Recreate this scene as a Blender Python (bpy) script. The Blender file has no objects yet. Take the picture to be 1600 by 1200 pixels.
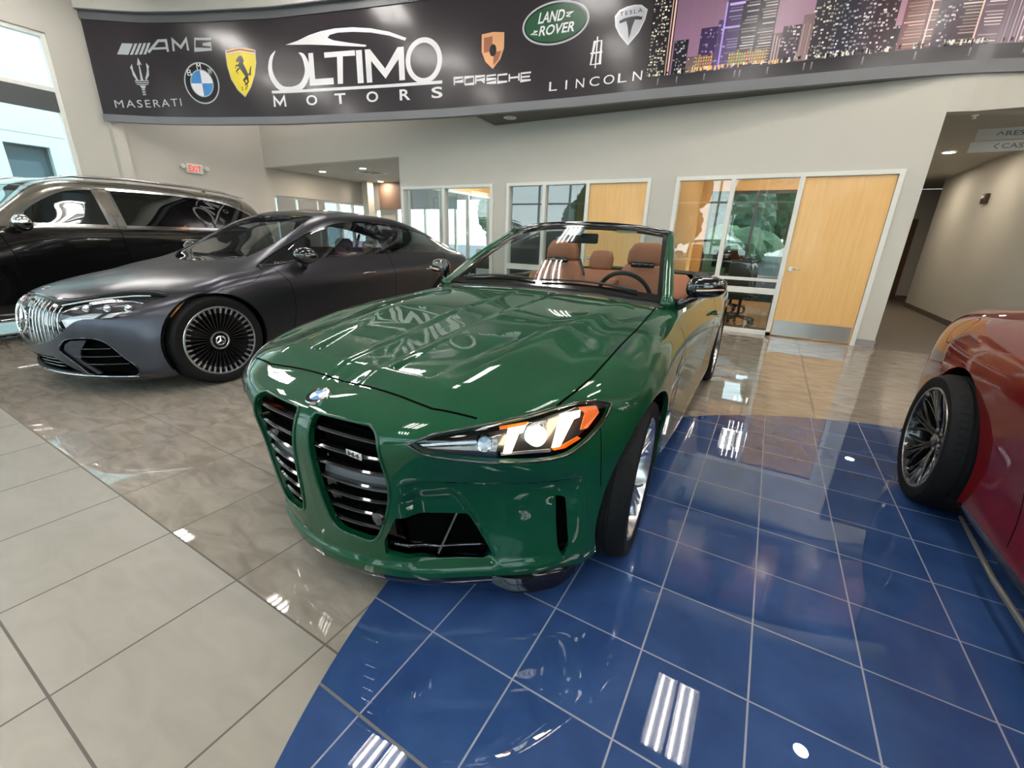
import bpy, bmesh, math, random
import numpy as np
from mathutils import Vector, Matrix
from mathutils.geometry import tessellate_polygon

# ------------------------------------------------------------------ camera, light, exposure
SC = bpy.context.scene
COL = SC.collection
H = 1.27
F_PX, PITCH, ROLL, YAW = 666.5, .3296, .0344, -.5207

def make_camera():
    fwd_h = Vector((math.sin(YAW), math.cos(YAW), 0)); right = Vector((math.cos(YAW), -math.sin(YAW), 0))
    z = Vector((0, 0, 1)); cp, sp = math.cos(PITCH), math.sin(PITCH); cr, sr = math.cos(ROLL), math.sin(ROLL)
    fw = fwd_h*cp - z*sp; dn = -(fwd_h*sp + z*cp)
    r2 = right*cr - dn*sr; d2 = right*sr + dn*cr
    cam = bpy.data.cameras.new('camera'); o = bpy.data.objects.new('camera', cam); COL.objects.link(o)
    m = Matrix.Identity(4)
    for i in range(3):
        m[i][0] = r2[i]; m[i][1] = -d2[i]; m[i][2] = -fw[i]
    m[2][3] = H
    o.matrix_world = m
    cam.sensor_width = 36; cam.sensor_fit = 'HORIZONTAL'; cam.lens = F_PX/1600*36; cam.clip_start = .02; cam.clip_end = 400
    SC.camera = o
make_camera()

W = bpy.data.worlds.new('sky'); SC.world = W; W.use_nodes = True
nt = W.node_tree; bg = nt.nodes['Background']
tc = nt.nodes.new('ShaderNodeTexCoord'); sx = nt.nodes.new('ShaderNodeSeparateXYZ'); rp = nt.nodes.new('ShaderNodeValToRGB')
nt.links.new(tc.outputs['Generated'], sx.inputs[0]); nt.links.new(sx.outputs['Z'], rp.inputs[0]); nt.links.new(rp.outputs[0], bg.inputs[0])
rp.color_ramp.elements[0].position = .0; rp.color_ramp.elements[0].color = (.80, .92, .92, 1)
rp.color_ramp.elements[1].position = .6; rp.color_ramp.elements[1].color = (.42, .66, .86, 1)
bg.inputs[1].default_value = 2.9
sun = bpy.data.lights.new('sun', 'SUN'); sun.energy = 3.0; sun.angle = .02; sun.color = (1, .96, .9)
so = bpy.data.objects.new('sun', sun); COL.objects.link(so); so.rotation_euler = (math.radians(40), 0, math.radians(125)); so.location = (0, 30, 30)
SC.view_settings.view_transform = 'Standard'; SC.view_settings.look = 'None'
SC.view_settings.exposure = 0.90; SC.view_settings.gamma = 1.0; SC.view_settings.use_curve_mapping = False
TUBE_W = 38.0        # radiance of the ceiling tubes
DOWN_W = 210.0        # radiance of the small downlights

# ------------------------------------------------------------------ helpers
MATS = {}
def srgb(*c):
    return tuple(((v/255)/12.92 if v/255 <= .04045 else ((v/255+.055)/1.055)**2.4) for v in c)
def mat(name, col=(.5, .5, .5), rough=.5, metal=0., coat=0., coat_rough=.03, emit=None, es=1., spec=.5, ior=None, noise=None, bump=None, alpha=None, flake=None):
    if name in MATS: return MATS[name]
    m = bpy.data.materials.new(name); m.use_nodes = True; n = m.node_tree; b = n.nodes['Principled BSDF']
    b.inputs['Base Color'].default_value = (*col, 1); b.inputs['Roughness'].default_value = rough; b.inputs['Metallic'].default_value = metal
    b.inputs['Coat Weight'].default_value = coat; b.inputs['Coat Roughness'].default_value = coat_rough
    b.inputs['Specular IOR Level'].default_value = spec
    if ior: b.inputs['IOR'].default_value = ior
    if emit: b.inputs['Emission Color'].default_value = (*emit, 1); b.inputs['Emission Strength'].default_value = es
    t = None
    if noise:
        sc_, amt = noise
        t = n.nodes.new('ShaderNodeTexNoise'); t.inputs['Scale'].default_value = sc_; t.inputs['Detail'].default_value = 5
        tcn = n.nodes.new('ShaderNodeTexCoord'); n.links.new(tcn.outputs['Object'], t.inputs['Vector'])
        r = n.nodes.new('ShaderNodeMix'); r.data_type = 'RGBA'
        r.inputs[6].default_value = (*[c*(1-amt) for c in col], 1); r.inputs[7].default_value = (*[min(1, c*(1+amt)) for c in col], 1)
        n.links.new(t.outputs['Fac'], r.inputs[0]); n.links.new(r.outputs[2], b.inputs['Base Color'])
    if bump:
        sc_, d = bump
        t2 = n.nodes.new('ShaderNodeTexNoise'); t2.inputs['Scale'].default_value = sc_; t2.inputs['Detail'].default_value = 3
        tcn = n.nodes.new('ShaderNodeTexCoord'); n.links.new(tcn.outputs['Object'], t2.inputs['Vector'])
        bp = n.nodes.new('ShaderNodeBump'); bp.inputs['Strength'].default_value = 1; bp.inputs['Distance'].default_value = d
        n.links.new(t2.outputs['Fac'], bp.inputs['Height']); n.links.new(bp.outputs[0], b.inputs['Normal'])
    MATS[name] = m; return m

def glass_mat(name, tint=(.9, .95, .95), dens=.9, ior=1.5, refl=1.0, f0=.13):
    """thin pane: clear transmission with fresnel mirror reflection"""
    if name in MATS: return MATS[name]
    m = bpy.data.materials.new(name); m.use_nodes = True; n = m.node_tree; n.nodes.clear()
    o = n.nodes.new('ShaderNodeOutputMaterial'); mx = n.nodes.new('ShaderNodeMixShader')
    tr = n.nodes.new('ShaderNodeBsdfTransparent'); tr.inputs[0].default_value = (*[c*dens for c in tint], 1)
    gl = n.nodes.new('ShaderNodeBsdfGlossy'); gl.inputs['Roughness'].default_value = 0.0; gl.inputs['Color'].default_value = (refl, refl, refl, 1)
    # two-faced pane: fresnel from the facing angle, doubled
    lw = n.nodes.new('ShaderNodeLayerWeight'); lw.inputs['Blend'].default_value = .5
    pw = n.nodes.new('ShaderNodeMath'); pw.operation = 'POWER'; pw.inputs[1].default_value = 4.0
    ml = n.nodes.new('ShaderNodeMath'); ml.operation = 'MULTIPLY_ADD'; ml.inputs[1].default_value = .85; ml.inputs[2].default_value = f0
    n.links.new(lw.outputs['Facing'], pw.inputs[0]); n.links.new(pw.outputs[0], ml.inputs[0]); n.links.new(ml.outputs[0], mx.inputs[0])
    n.links.new(tr.outputs[0], mx.inputs[1]); n.links.new(gl.outputs[0], mx.inputs[2]); n.links.new(mx.outputs[0], o.inputs[0])
    MATS[name] = m; return m

def link(o, parent=None):
    COL.objects.link(o)
    if parent is not None: o.parent = parent
    return o
def tag(o, label=None, cat=None, group=None, kind=None):
    if label: o['label'] = label
    if cat: o['category'] = cat
    if group: o['group'] = group
    if kind: o['kind'] = kind
    return o
def empty(name, loc=(0, 0, 0), rz=0, label=None, cat=None, group=None, parent=None):
    o = bpy.data.objects.new(name, None); o.location = loc; o.rotation_euler = (0, 0, rz); o.empty_display_size = .1
    link(o, parent); return tag(o, label, cat, group)
def mesh_obj(name, V, Fc, m, parent=None, N=None, smooth=False, fmat=None, kind=None, auto=None):
    me = bpy.data.meshes.new(name); me.from_pydata([tuple(v) for v in V], [], [tuple(f) for f in Fc])
    for mm in (m if isinstance(m, (list, tuple)) else [m]): me.materials.append(mm)
    if fmat is not None: me.polygons.foreach_set('material_index', np.array(fmat, dtype=np.int32))
    if smooth or N is not None or auto is not None: me.polygons.foreach_set('use_smooth', [True]*len(me.polygons))
    if N is not None: me.normals_split_custom_set_from_vertices([tuple(x) for x in N])
    if auto is not None: me.set_sharp_from_angle(angle=math.radians(auto))
    me.update()
    o = bpy.data.objects.new(name, me); link(o, parent)
    if kind: o['kind'] = kind
    return o
class MB:
    """collects shapes for ONE mesh object"""
    def __init__(s): s.V = []; s.F = []; s.M = []; s.cm = 0
    def add(s, V, Fc):
        b = len(s.V); s.V += [tuple(v) for v in V]; s.F += [tuple(i+b for i in f) for f in Fc]; s.M += [s.cm]*len(Fc); return s
    def box(s, a, b, bev=0.):
        x0, y0, z0 = [min(p, q) for p, q in zip(a, b)]; x1, y1, z1 = [max(p, q) for p, q in zip(a, b)]
        if bev <= 0:
            V = [(x0, y0, z0), (x1, y0, z0), (x1, y1, z0), (x0, y1, z0), (x0, y0, z1), (x1, y0, z1), (x1, y1, z1), (x0, y1, z1)]
            return s.add(V, [(0, 3, 2, 1), (4, 5, 6, 7), (0, 1, 5, 4), (1, 2, 6, 5), (2, 3, 7, 6), (3, 0, 4, 7)])
        bm = bmesh.new(); bmesh.ops.create_cube(bm, size=1)
        for v in bm.verts: v.co = Vector(((x0+x1)/2+v.co.x*(x1-x0), (y0+y1)/2+v.co.y*(y1-y0), (z0+z1)/2+v.co.z*(z1-z0)))
        bmesh.ops.bevel(bm, geom=bm.edges[:], offset=bev, segments=2, affect='EDGES', profile=.5)
        return s.bm(bm)
    def bm(s, bm, M=None):
        bm.verts.index_update(); V = [(M @ v.co if M else v.co)[:] for v in bm.verts]; Fc = [[v.index for v in f.verts] for f in bm.faces]; bm.free(); return s.add(V, Fc)
    def tube(s, pts, r, n=8, close=False, cap=True):
        pts = [Vector(p) for p in pts]; R = r if isinstance(r, (list, tuple)) else [r]*len(pts); V = []; Fc = []
        up = None
        for i, p in enumerate(pts):
            if close: d = pts[(i+1) % len(pts)]-pts[i-1]
            else: d = pts[min(i+1, len(pts)-1)]-pts[max(i-1, 0)]
            d.normalize()
            if up is None: up = Vector((0, 0, 1)) if abs(d.z) < .9 else Vector((1, 0, 0))
            a = d.cross(up); a = a.normalized() if a.length > 1e-6 else d.orthogonal().normalized(); b = a.cross(d).normalized(); up = b
            for k in range(n):
                t = 2*math.pi*k/n; V.append(p+a*math.cos(t)*R[i]+b*math.sin(t)*R[i])
        L = len(pts)
        for i in range(L if close else L-1):
            j = (i+1) % L
            for k in range(n): Fc.append((i*n+k, i*n+(k+1) % n, j*n+(k+1) % n, j*n+k))
        if cap and not close: Fc.append(tuple(range(n))[::-1]); Fc.append(tuple((L-1)*n+k for k in range(n)))
        return s.add(V, Fc)
    def lathe(s, prof, n=48, M=None, closed=False):
        """profile (r, h) turned about +Y (h along y)"""
        V = []; Fc = []
        for r, h in prof:
            for k in range(n):
                t = 2*math.pi*k/n; v = Vector((r*math.cos(t), h, r*math.sin(t))); V.append((M @ v) if M else v)
        L = len(prof)
        for i in range(L if closed else L-1):
            j = (i+1) % L
            for k in range(n): Fc.append((i*n+k, i*n+(k+1) % n, j*n+(k+1) % n, j*n+k))
        return s.add(V, Fc)
    def prism(s, poly, fn0, fn1):
        """polygon (2-D list) extruded between two mappings"""
        n = len(poly); V = [fn0(p) for p in poly]+[fn1(p) for p in poly]
        tri = tessellate_polygon([[Vector((p[0], p[1], 0)) for p in poly]])
        Fc = [tuple(t) for t in tri]+[tuple(i+n for i in t)[::-1] for t in tri]+[(i, (i+1) % n, (i+1) % n+n, i+n) for i in range(n)]
        return s.add(V, Fc)
    def build(s, name, m, parent=None, auto=None, smooth=False, kind=None, recalc=True):
        o = mesh_obj(name, s.V, s.F, m, parent, smooth=smooth, fmat=s.M, kind=kind)
        if recalc:
            bm = bmesh.new(); bm.from_mesh(o.data); bmesh.ops.recalc_face_normals(bm, faces=bm.faces[:]); bm.to_mesh(o.data); bm.free()
        if auto is not None:
            o.data.polygons.foreach_set('use_smooth', [True]*len(o.data.polygons)); o.data.set_sharp_from_angle(angle=math.radians(auto))
        return o
def box_obj(name, a, b, m, parent=None, bev=0., kind=None): return MB().box(a, b, bev).build(name, m, parent, auto=35 if bev else None, kind=kind)

# ------------------------------------------------------------------ materials of the room
M_wall = mat('wall_paint', srgb(196, 193, 184), .55, noise=(1.2, .02), bump=(260, .0004))
M_wall_shaded = mat('wall_paint_shaded', srgb(188, 184, 177), .6, noise=(1.2, .02), bump=(260, .0004))  # same paint as the other walls, shade put in as a darker tone
M_white = mat('white_frame', srgb(228, 228, 222), .35)
M_ceil = mat('ceiling_paint', srgb(176, 175, 168), .7)
M_trimg = mat('fascia_trim_grey', srgb(112, 113, 117), .45)
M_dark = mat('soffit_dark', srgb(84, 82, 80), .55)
M_base = mat('baseboard_grey', srgb(140, 138, 134), .5)
M_alu = mat('brushed_aluminium', srgb(190, 190, 190), .3, .9)
M_steel = mat('kick_plate_steel', srgb(205, 205, 205), .28, .95, noise=(6, .05))
M_chrome = mat('chrome', (.88, .88, .9), .06, 1.0)
M_black = mat('black_plastic', (.012, .012, .013), .45)
M_gblack = mat('gloss_black', (.004, .004, .005), .08, coat=1, spec=.5)
M_glass = glass_mat('clear_pane', (.93, .97, .96), .95)
M_carpet = mat('hall_carpet', srgb(112, 104, 94), .95, noise=(60, .25), bump=(300, .002), spec=.1)

def maple():
    m = mat('maple_veneer', srgb(222, 178, 112), .38, coat=.3); n = m.node_tree; b = n.nodes['Principled BSDF']
    t = n.nodes.new('ShaderNodeTexCoord'); mp = n.nodes.new('ShaderNodeMapping'); mp.inputs['Scale'].default_value = (14, 14, .9)
    w = n.nodes.new('ShaderNodeTexNoise'); w.inputs['Scale'].default_value = 2.2; w.inputs['Detail'].default_value = 6; w.inputs['Distortion'].default_value = .6
    r = n.nodes.new('ShaderNodeValToRGB'); r.color_ramp.elements[0].position = .3; r.color_ramp.elements[0].color = (*srgb(226, 178, 110), 1)
    r.color_ramp.elements[1].position = .7; r.color_ramp.elements[1].color = (*srgb(234, 190, 126), 1)
    n.links.new(t.outputs['Object'], mp.inputs[0]); n.links.new(mp.outputs[0], w.inputs[0]); n.links.new(w.outputs['Fac'], r.inputs[0]); n.links.new(r.outputs[0], b.inputs['Base Color'])
    return m
M_maple = maple()

# ------------------------------------------------------------------ floor: beige porcelain with a round field of blue tiles
CIRC = (1.484, 1.491, 2.591)
def tile_floor(name, cols, tile, org, grout_w, grout_col, rough, sheen_noise, slab, extra_line=None, grout_rough=.6, ior=1.5, coat=0.0, matte=None):
    m = bpy.data.materials.new(name); m.use_nodes = True; n = m.node_tree; b = n.nodes['Principled BSDF']
    N = lambda t: n.nodes.new(t); Lk = n.links.new
    geo = N('ShaderNodeNewGeometry'); sep = N('ShaderNodeSeparateXYZ'); Lk(geo.outputs['Position'], sep.inputs[0])
    def mth(op, a, bv=None, c=None):
        q = N('ShaderNodeMath'); q.operation = op
        for i, v in enumerate((a, bv, c)):
            if v is None: continue
            if isinstance(v, (int, float)): q.inputs[i].default_value = v
            else: Lk(v, q.inputs[i])
        return q.outputs[0]
    fx = mth('DIVIDE', mth('SUBTRACT', sep.outputs['X'], org[0]), tile); fy = mth('DIVIDE', mth('SUBTRACT', sep.outputs['Y'], org[1]), tile)
    def edge(f): return mth('MULTIPLY', mth('ABSOLUTE', mth('SUBTRACT', f, mth('ROUND', f))), tile)
    dmin = mth('MINIMUM', edge(fx), edge(fy))
    g = mth('LESS_THAN', dmin, grout_w/2)
    if extra_line is not None:
        g2 = mth('LESS_THAN', mth('ABSOLUTE', mth('SUBTRACT', sep.outputs['Y'], extra_line[0])), extra_line[1]/2)
    cell = N('ShaderNodeCombineXYZ'); Lk(mth('FLOOR', fx), cell.inputs[0]); Lk(mth('FLOOR', fy), cell.inputs[1])
    wn = N('ShaderNodeTexWhiteNoise'); wn.noise_dimensions = '3D'; Lk(cell.outputs[0], wn.inputs[0])
    # slab figure: every tile takes its own piece of the texture
    off = N('ShaderNodeVectorMath'); off.operation = 'MULTIPLY_ADD'; Lk(wn.outputs['Color'], off.inputs[0]); off.inputs[1].default_value = (37, 37, 37); Lk(geo.outputs['Position'], off.inputs[2])
    mp = N('ShaderNodeMapping'); mp.inputs['Scale'].default_value = slab[1]; Lk(off.outputs[0], mp.inputs[0])
    nz = N('ShaderNodeTexNoise'); nz.inputs['Scale'].default_value = slab[0]; nz.inputs['Detail'].default_value = 8; nz.inputs['Distortion'].default_value = slab[2]; Lk(mp.outputs[0], nz.inputs[0])
    rr = N('ShaderNodeValToRGB'); Lk(nz.outputs['Fac'], rr.inputs[0]); e = rr.color_ramp.elements
    e[0].position = .32; e[0].color = (*cols[0], 1); e[1].position = .7; e[1].color = (*cols[2], 1); mid = e.new(.5); mid.color = (*cols[1], 1)
    hv = N('ShaderNodeHueSaturation'); Lk(rr.outputs[0], hv.inputs['Color']); Lk(mth('MULTIPLY_ADD', wn.outputs['Value'], sheen_noise, 1-sheen_noise/2), hv.inputs['Value'])
    mx = N('ShaderNodeMix'); mx.data_type = 'RGBA'; Lk(g, mx.inputs[0]); Lk(hv.outputs[0], mx.inputs[6]); mx.inputs[7].default_value = (*grout_col, 1)
    colr = mx.outputs[2]; gr = g
    if extra_line is not None:
        m2 = N('ShaderNodeMix'); m2.data_type = 'RGBA'; Lk(g2, m2.inputs[0]); Lk(colr, m2.inputs[6]); m2.inputs[7].default_value = (.10, .095, .09, 1); colr = m2.outputs[2]; gr = mth('MAXIMUM', g, g2)
    Lk(colr, b.inputs['Base Color'])
    ro = N('ShaderNodeMix'); ro.data_type = 'FLOAT'; Lk(gr, ro.inputs[0]); ro.inputs[2].default_value = rough; ro.inputs[3].default_value = grout_rough; Lk(ro.outputs[0], b.inputs['Roughness'])
    if matte is not None:   # the tiles on the near side of the long joint are unpolished and paler
        mk = mth('LESS_THAN', sep.outputs['Y'], matte[0])
        mm = N('ShaderNodeMix'); mm.data_type = 'RGBA'; Lk(mk, mm.inputs[0]); Lk(rr.outputs[0], mm.inputs[6]); mm2 = N('ShaderNodeMix'); mm2.data_type = 'RGBA'; mm2.inputs[0].default_value = matte[3]; Lk(rr.outputs[0], mm2.inputs[6]); mm2.inputs[7].default_value = (*matte[2], 1); Lk(mm2.outputs[2], mm.inputs[7]); Lk(mm.outputs[2], hv.inputs['Color'])
        r3 = N('ShaderNodeMix'); r3.data_type = 'FLOAT'; Lk(mk, r3.inputs[0]); r3.inputs[2].default_value = rough; r3.inputs[3].default_value = matte[1]; Lk(r3.outputs[0], ro.inputs[2])
    b.inputs['IOR'].default_value = ior; b.inputs['Coat Weight'].default_value = coat; b.inputs['Coat Roughness'].default_value = .02
    pass
    MATS[name] = m; return m
M_beige = tile_floor('beige_porcelain', [srgb(130, 120, 108), srgb(146, 136, 124), srgb(160, 150, 137)], .5144, (-1.015, .607), .007, srgb(82, 74, 66), .02, .05, (4.5, (1.0, 2.6, 1), .9), ior=1.6, matte=(.607, .36, srgb(140, 133, 122), .7))
M_blue = tile_floor('blue_ceramic', [srgb(40, 64, 108), srgb(46, 72, 118), srgb(52, 78, 124)], .3112, (-.7485, .8265), .0055, srgb(132, 134, 144), .004, .06, (5, (1, 1, 1), .3), extra_line=(.515, .008), ior=1.85)

WY = 7.486; CZ = 5.4; LX = -12.1; FY = -5.2; RX = 7.5
mesh_obj('floor', [(LX-.3, FY-.3, 0), (RX+.3, FY-.3, 0), (RX+.3, WY, 0), (LX-.3, WY, 0)], [(0, 1, 2, 3)], M_beige, kind='structure')
mesh_obj('floor', [(-12.4, WY, 0), (1.5, WY, 0), (1.5, 11.35, 0), (-12.4, 11.35, 0)], [(0, 1, 2, 3)], M_beige, kind='structure')
mesh_obj('floor', [(1.5, WY, .001), (12, WY, .001), (12, 16, .001), (1.5, 16, .001)], [(0, 1, 2, 3)], M_carpet, kind='structure')
nseg = 256
rim = [(CIRC[0]+CIRC[2]*math.cos(2*math.pi*k/nseg), CIRC[1]+CIRC[2]*math.sin(2*math.pi*k/nseg), .004) for k in range(nseg)]
o = mesh_obj('floor', rim, [tuple(range(nseg))], M_blue, kind='structure')
# ------------------------------------------------------------------ room shell
def wall_y(name, x0, x1, z0, z1, y=WY, th=.15, m=None, holes=(), kind='structure', dirx=1):
    """wall in the plane y with rectangular holes (hx0,hx1,hz0,hz1); grid of boxes as one mesh"""
    mb = MB(); xs = sorted({x0, x1, *[h[0] for h in holes], *[h[1] for h in holes]}); zs = sorted({z0, z1, *[h[2] for h in holes], *[h[3] for h in holes]})
    xs = [x for x in xs if x0 <= x <= x1]; zs = [z for z in zs if z0 <= z <= z1]
    for i in range(len(xs)-1):
        for j in range(len(zs)-1):
            cx, cz = (xs[i]+xs[i+1])/2, (zs[j]+zs[j+1])/2
            if any(h[0] < cx < h[1] and h[2] < cz < h[3] for h in holes): continue
            if dirx: mb.box((xs[i], y, zs[j]), (xs[i+1], y+th, zs[j+1]))
            else: mb.box((y, xs[i], zs[j]), (y+th, xs[i+1], zs[j+1]))
    return mb.build(name, m or M_wall, kind=kind)
F1 = (-7.205, -4.85); F2 = (-4.54, -1.88); F3 = (-1.50, 1.21); FZ = 2.235
HX = 1.42; OPZ = 2.83
wall_y('wall_back', LX, F3[1]+.02, OPZ, CZ)
wall_y('wall_back', LX, HX, 0, OPZ, holes=[(LX, -7.26, -1, OPZ), (F1[0], F1[1], -1, FZ), (F2[0], F2[1], -1, FZ), (F3[0], F3[1], -1, FZ)])
# header over the hall, turning away towards the right
hd = MB(); P = [(F3[1]+.02, WY), (1.42, 7.512), (1.62, 7.56), (1.85, 7.64), (2.13, 7.76), (3.2, 8.25), (RX, 9.4)]
for a, b_ in zip(P, P[1:]):
    d = Vector((b_[0]-a[0], b_[1]-a[1], 0)).normalized(); nrm = Vector((-d.y, d.x, 0))*.15
    V = [(a[0], a[1], OPZ), (b_[0], b_[1], OPZ), (b_[0]+nrm.x, b_[1]+nrm.y, OPZ), (a[0]+nrm.x, a[1]+nrm.y, OPZ)]
    hd.add(V+[(v[0], v[1], CZ) for v in V], [(0, 3, 2, 1), (4, 5, 6, 7), (0, 1, 5, 4), (1, 2, 6, 5), (2, 3, 7, 6), (3, 0, 4, 7)])
hd.build('wall_back', M_wall, kind='structure')
box_obj('baseboard_back', (F3[1]+.012, WY-.012, 0), (HX, WY, .10), M_base, kind='structure')
box_obj('baseboard_hall', (HX, WY, 0), (HX+.012, WY+6.4, .10), M_base, kind='structure')
# hall behind the right opening
HALLR = 3.0
box_obj('wall_hall_left', (HX-.15, WY+.15, 0), (HX, 16, OPZ), M_wall_shaded, kind='structure')
box_obj('wall_hall_right', (HALLR, WY+.75, 0), (HALLR+.2, 14.0, OPZ), M_wall, kind='structure')
box_obj('wall_hall_right', (HALLR+.2, WY+.9, 0), (RX, WY+1.1, OPZ), M_wall, kind='structure')
box_obj('baseboard_hall', (HALLR-.012, WY+.75, 0), (HALLR, 14.0, .10), mat('baseboard_brown', srgb(96, 84, 72), .6), kind='structure')
box_obj('wall_hall_back', (HX-.15, 16, 0), (9, 16.2, OPZ), M_wall_shaded, kind='structure')
box_obj('wall_hall_side', (6.0, 8.6, 0), (6.2, 16.2, OPZ+.3), M_wall_shaded, kind='structure')
box_obj('baseboard_hall', (HX, 15.988, 0), (9, 16, .10), MATS['baseboard_brown'], kind='structure')
o = box_obj('door_4', (2.52, 15.95, 0), (3.15, 16, 2.1), mat('brown_door', srgb(96, 66, 34), .5), kind='structure')
mesh_obj('ceiling', [(HX-.1, WY+.1, OPZ+.002), (9, WY+.1, OPZ+.002), (9, 16, OPZ+.002), (HX-.1, 16, OPZ+.002)], [(0, 3, 2, 1)], M_ceil, kind='structure')
# side wall on the left: glazing, solid stretch, then glazing of the back lounge
M_spand = mat('spandrel_dark', srgb(72, 76, 78), .5)
wall_y('wall_left', 4.5, WY+.15, 0, CZ, y=LX-.2, th=.2, m=M_wall_shaded, dirx=0)
wall_y('wall_left', 3.72, 4.5, 0, CZ, y=LX-.25, th=.25, m=M_wall, dirx=0)
wall_y('wall_left', FY, 3.72, 4.50, CZ, y=LX-.25, th=.25, m=M_wall, dirx=0)
wall_y('wall_left', FY, 3.72, 0, .25, y=LX-.25, th=.25, m=M_wall, dirx=0)
box_obj('wall_column', (LX, 4.32, 0), (LX+.16, 4.52, CZ), M_wall, kind='structure')
wall_y('wall_left', WY+.15, 11.0, 2.17, OPZ, y=LX-.2, th=.2, m=M_wall_shaded, dirx=0)
wall_y('wall_left', WY+.15, 11.0, 0, .5, y=LX-.2, th=.2, m=M_wall_shaded, dirx=0)
# ceiling and bulkheads
mesh_obj('ceiling', [(LX-.3, FY-.3, CZ), (RX+.3, FY-.3, CZ), (RX+.3, 9.6, CZ), (LX-.3, 9.6, CZ)], [(0, 3, 2, 1)], M_ceil, kind='structure')
mesh_obj('ceiling', [(-12.4, WY+.05, OPZ+.001), (HX-.1, WY+.05, OPZ+.001), (HX-.1, 11.35, OPZ+.001), (-12.4, 11.35, OPZ+.001)], [(0, 3, 2, 1)], M_ceil, kind='structure')
wall_y('wall_right', FY, 10, 0, CZ, y=RX, th=.2, m=M_wall, dirx=0)
# front glass wall behind the camera
wall_y('wall_front', LX-.3, RX+.3, 4.3, CZ, y=FY-.25, th=.25)
wall_y('wall_front', LX-.3, RX+.3, 0, .12, y=FY-.25, th=.25)

def window_grid(name, axis, plane, a0, a1, z0, z1, cols, rows, fw=.06, dp=.08, pane=None, mf=None, inset=.0):
    """framed glazing; axis 'x' = runs along x in plane y, 'y' = runs along y in plane x; cols/rows = inner mullion positions"""
    e = bpy.data.objects.new(name, None); link(e); e['kind'] = 'structure'
    mb = MB()
    def bx(u0, u1, w0, w1, d0=0, d1=dp):
        if axis == 'x': mb.box((u0, plane+d0, w0), (u1, plane+d1, w1))
        else: mb.box((plane+d0, u0, w0), (plane+d1, u1, w1))
    bx(a0, a1, z1-fw, z1); bx(a0, a1, z0, z0+fw); bx(a0, a0+fw, z0+fw, z1-fw); bx(a1-fw, a1, z0+fw, z1-fw)
    for c in cols: bx(c-fw/2, c+fw/2, z0+fw, z1-fw)
    for r in rows: bx(a0+fw, a1-fw, r-fw/2, r+fw/2, .004, dp-.004)
    mb.build('frame', mf or M_white, e)
    g = MB(); mid = dp/2
    if axis == 'x': g.add([(a0+fw/2, plane+mid, z0+fw/2), (a1-fw/2, plane+mid, z0+fw/2), (a1-fw/2, plane+mid, z1-fw/2), (a0+fw/2, plane+mid, z1-fw/2)], [(0, 1, 2, 3)])
    else: g.add([(plane+mid, a0+fw/2, z0+fw/2), (plane+mid, a1-fw/2, z0+fw/2), (plane+mid, a1-fw/2, z1-fw/2), (plane+mid, a0+fw/2, z1-fw/2)], [(0, 1, 2, 3)])
    g.build('pane', pane or M_glass, e, recalc=False)
    return e
window_grid('window_1', 'y', LX-.16, FY, 3.72, .25, 4.50, [1.9, .1, -1.7, -3.4], [3.60], fw=.07, dp=.12)
box_obj('trim_1', (LX-.15, FY, 3.24), (LX-.05, 3.66, 3.56), M_spand, kind='structure')
window_grid('window_2', 'x', FY-.16, LX, RX, .12, 4.3, [LX+1.63*i for i in range(1, 12)], [2.9], fw=.07, dp=.12)
window_grid('window_3', 'y', LX-.15, WY+.15, 11, .5, 2.17, [8.3, 9.0, 9.8, 10.35], [], fw=.06, dp=.1)
M_shade = mat('roller_shade', srgb(150, 150, 150), .8)
for a, b_, z in ((7.72, 8.27, .55), (8.36, 8.97, .55), (9.03, 9.25, .55)):
    s_ = box_obj('roller_blind', (LX-.03, a, z), (LX-.022, b_, 2.13), M_shade)
    tag(s_, {7.72: 'grey roller shade on the lounge side window nearest the showroom', 8.36: 'grey roller shade in the middle of the lounge side windows', 9.03: 'narrow grey roller shade beside the uncovered lounge side window'}[a], 'blind', 'roller shades past the open doorway')
# lounge behind the left opening
wall_y('wall_lounge_back', LX, -7.1, 0, OPZ, y=11.0, m=M_wall_shaded, holes=[(-11.9, -11.62, .3, 2.0), (-10.9, -7.3, .3, 2.35)])
window_grid('window_10', 'x', 11.02, -10.9, -7.3, .3, 2.35, [-9.7, -8.5], [], fw=.06, dp=.08)
box_obj('wall_lounge', (-7.24, WY+.15, 2.35), (-7.18, 11.0, OPZ), M_maple, kind='structure')
window_grid('window_11', 'y', -7.25, WY+.15, 11.0, 0, 2.35, [8.8, 9.9], [], fw=.06, dp=.08)
box_obj('wall_lounge_brown', (-11.55, 10.94, 2.03), (-8.4, 11.0, OPZ), mat('brown_panel', srgb(120, 96, 82), .6), kind='structure')
box_obj('wall_column', (-11.85, 10.5, 0), (-11.6, 10.75, OPZ), M_wall, kind='structure')

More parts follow.
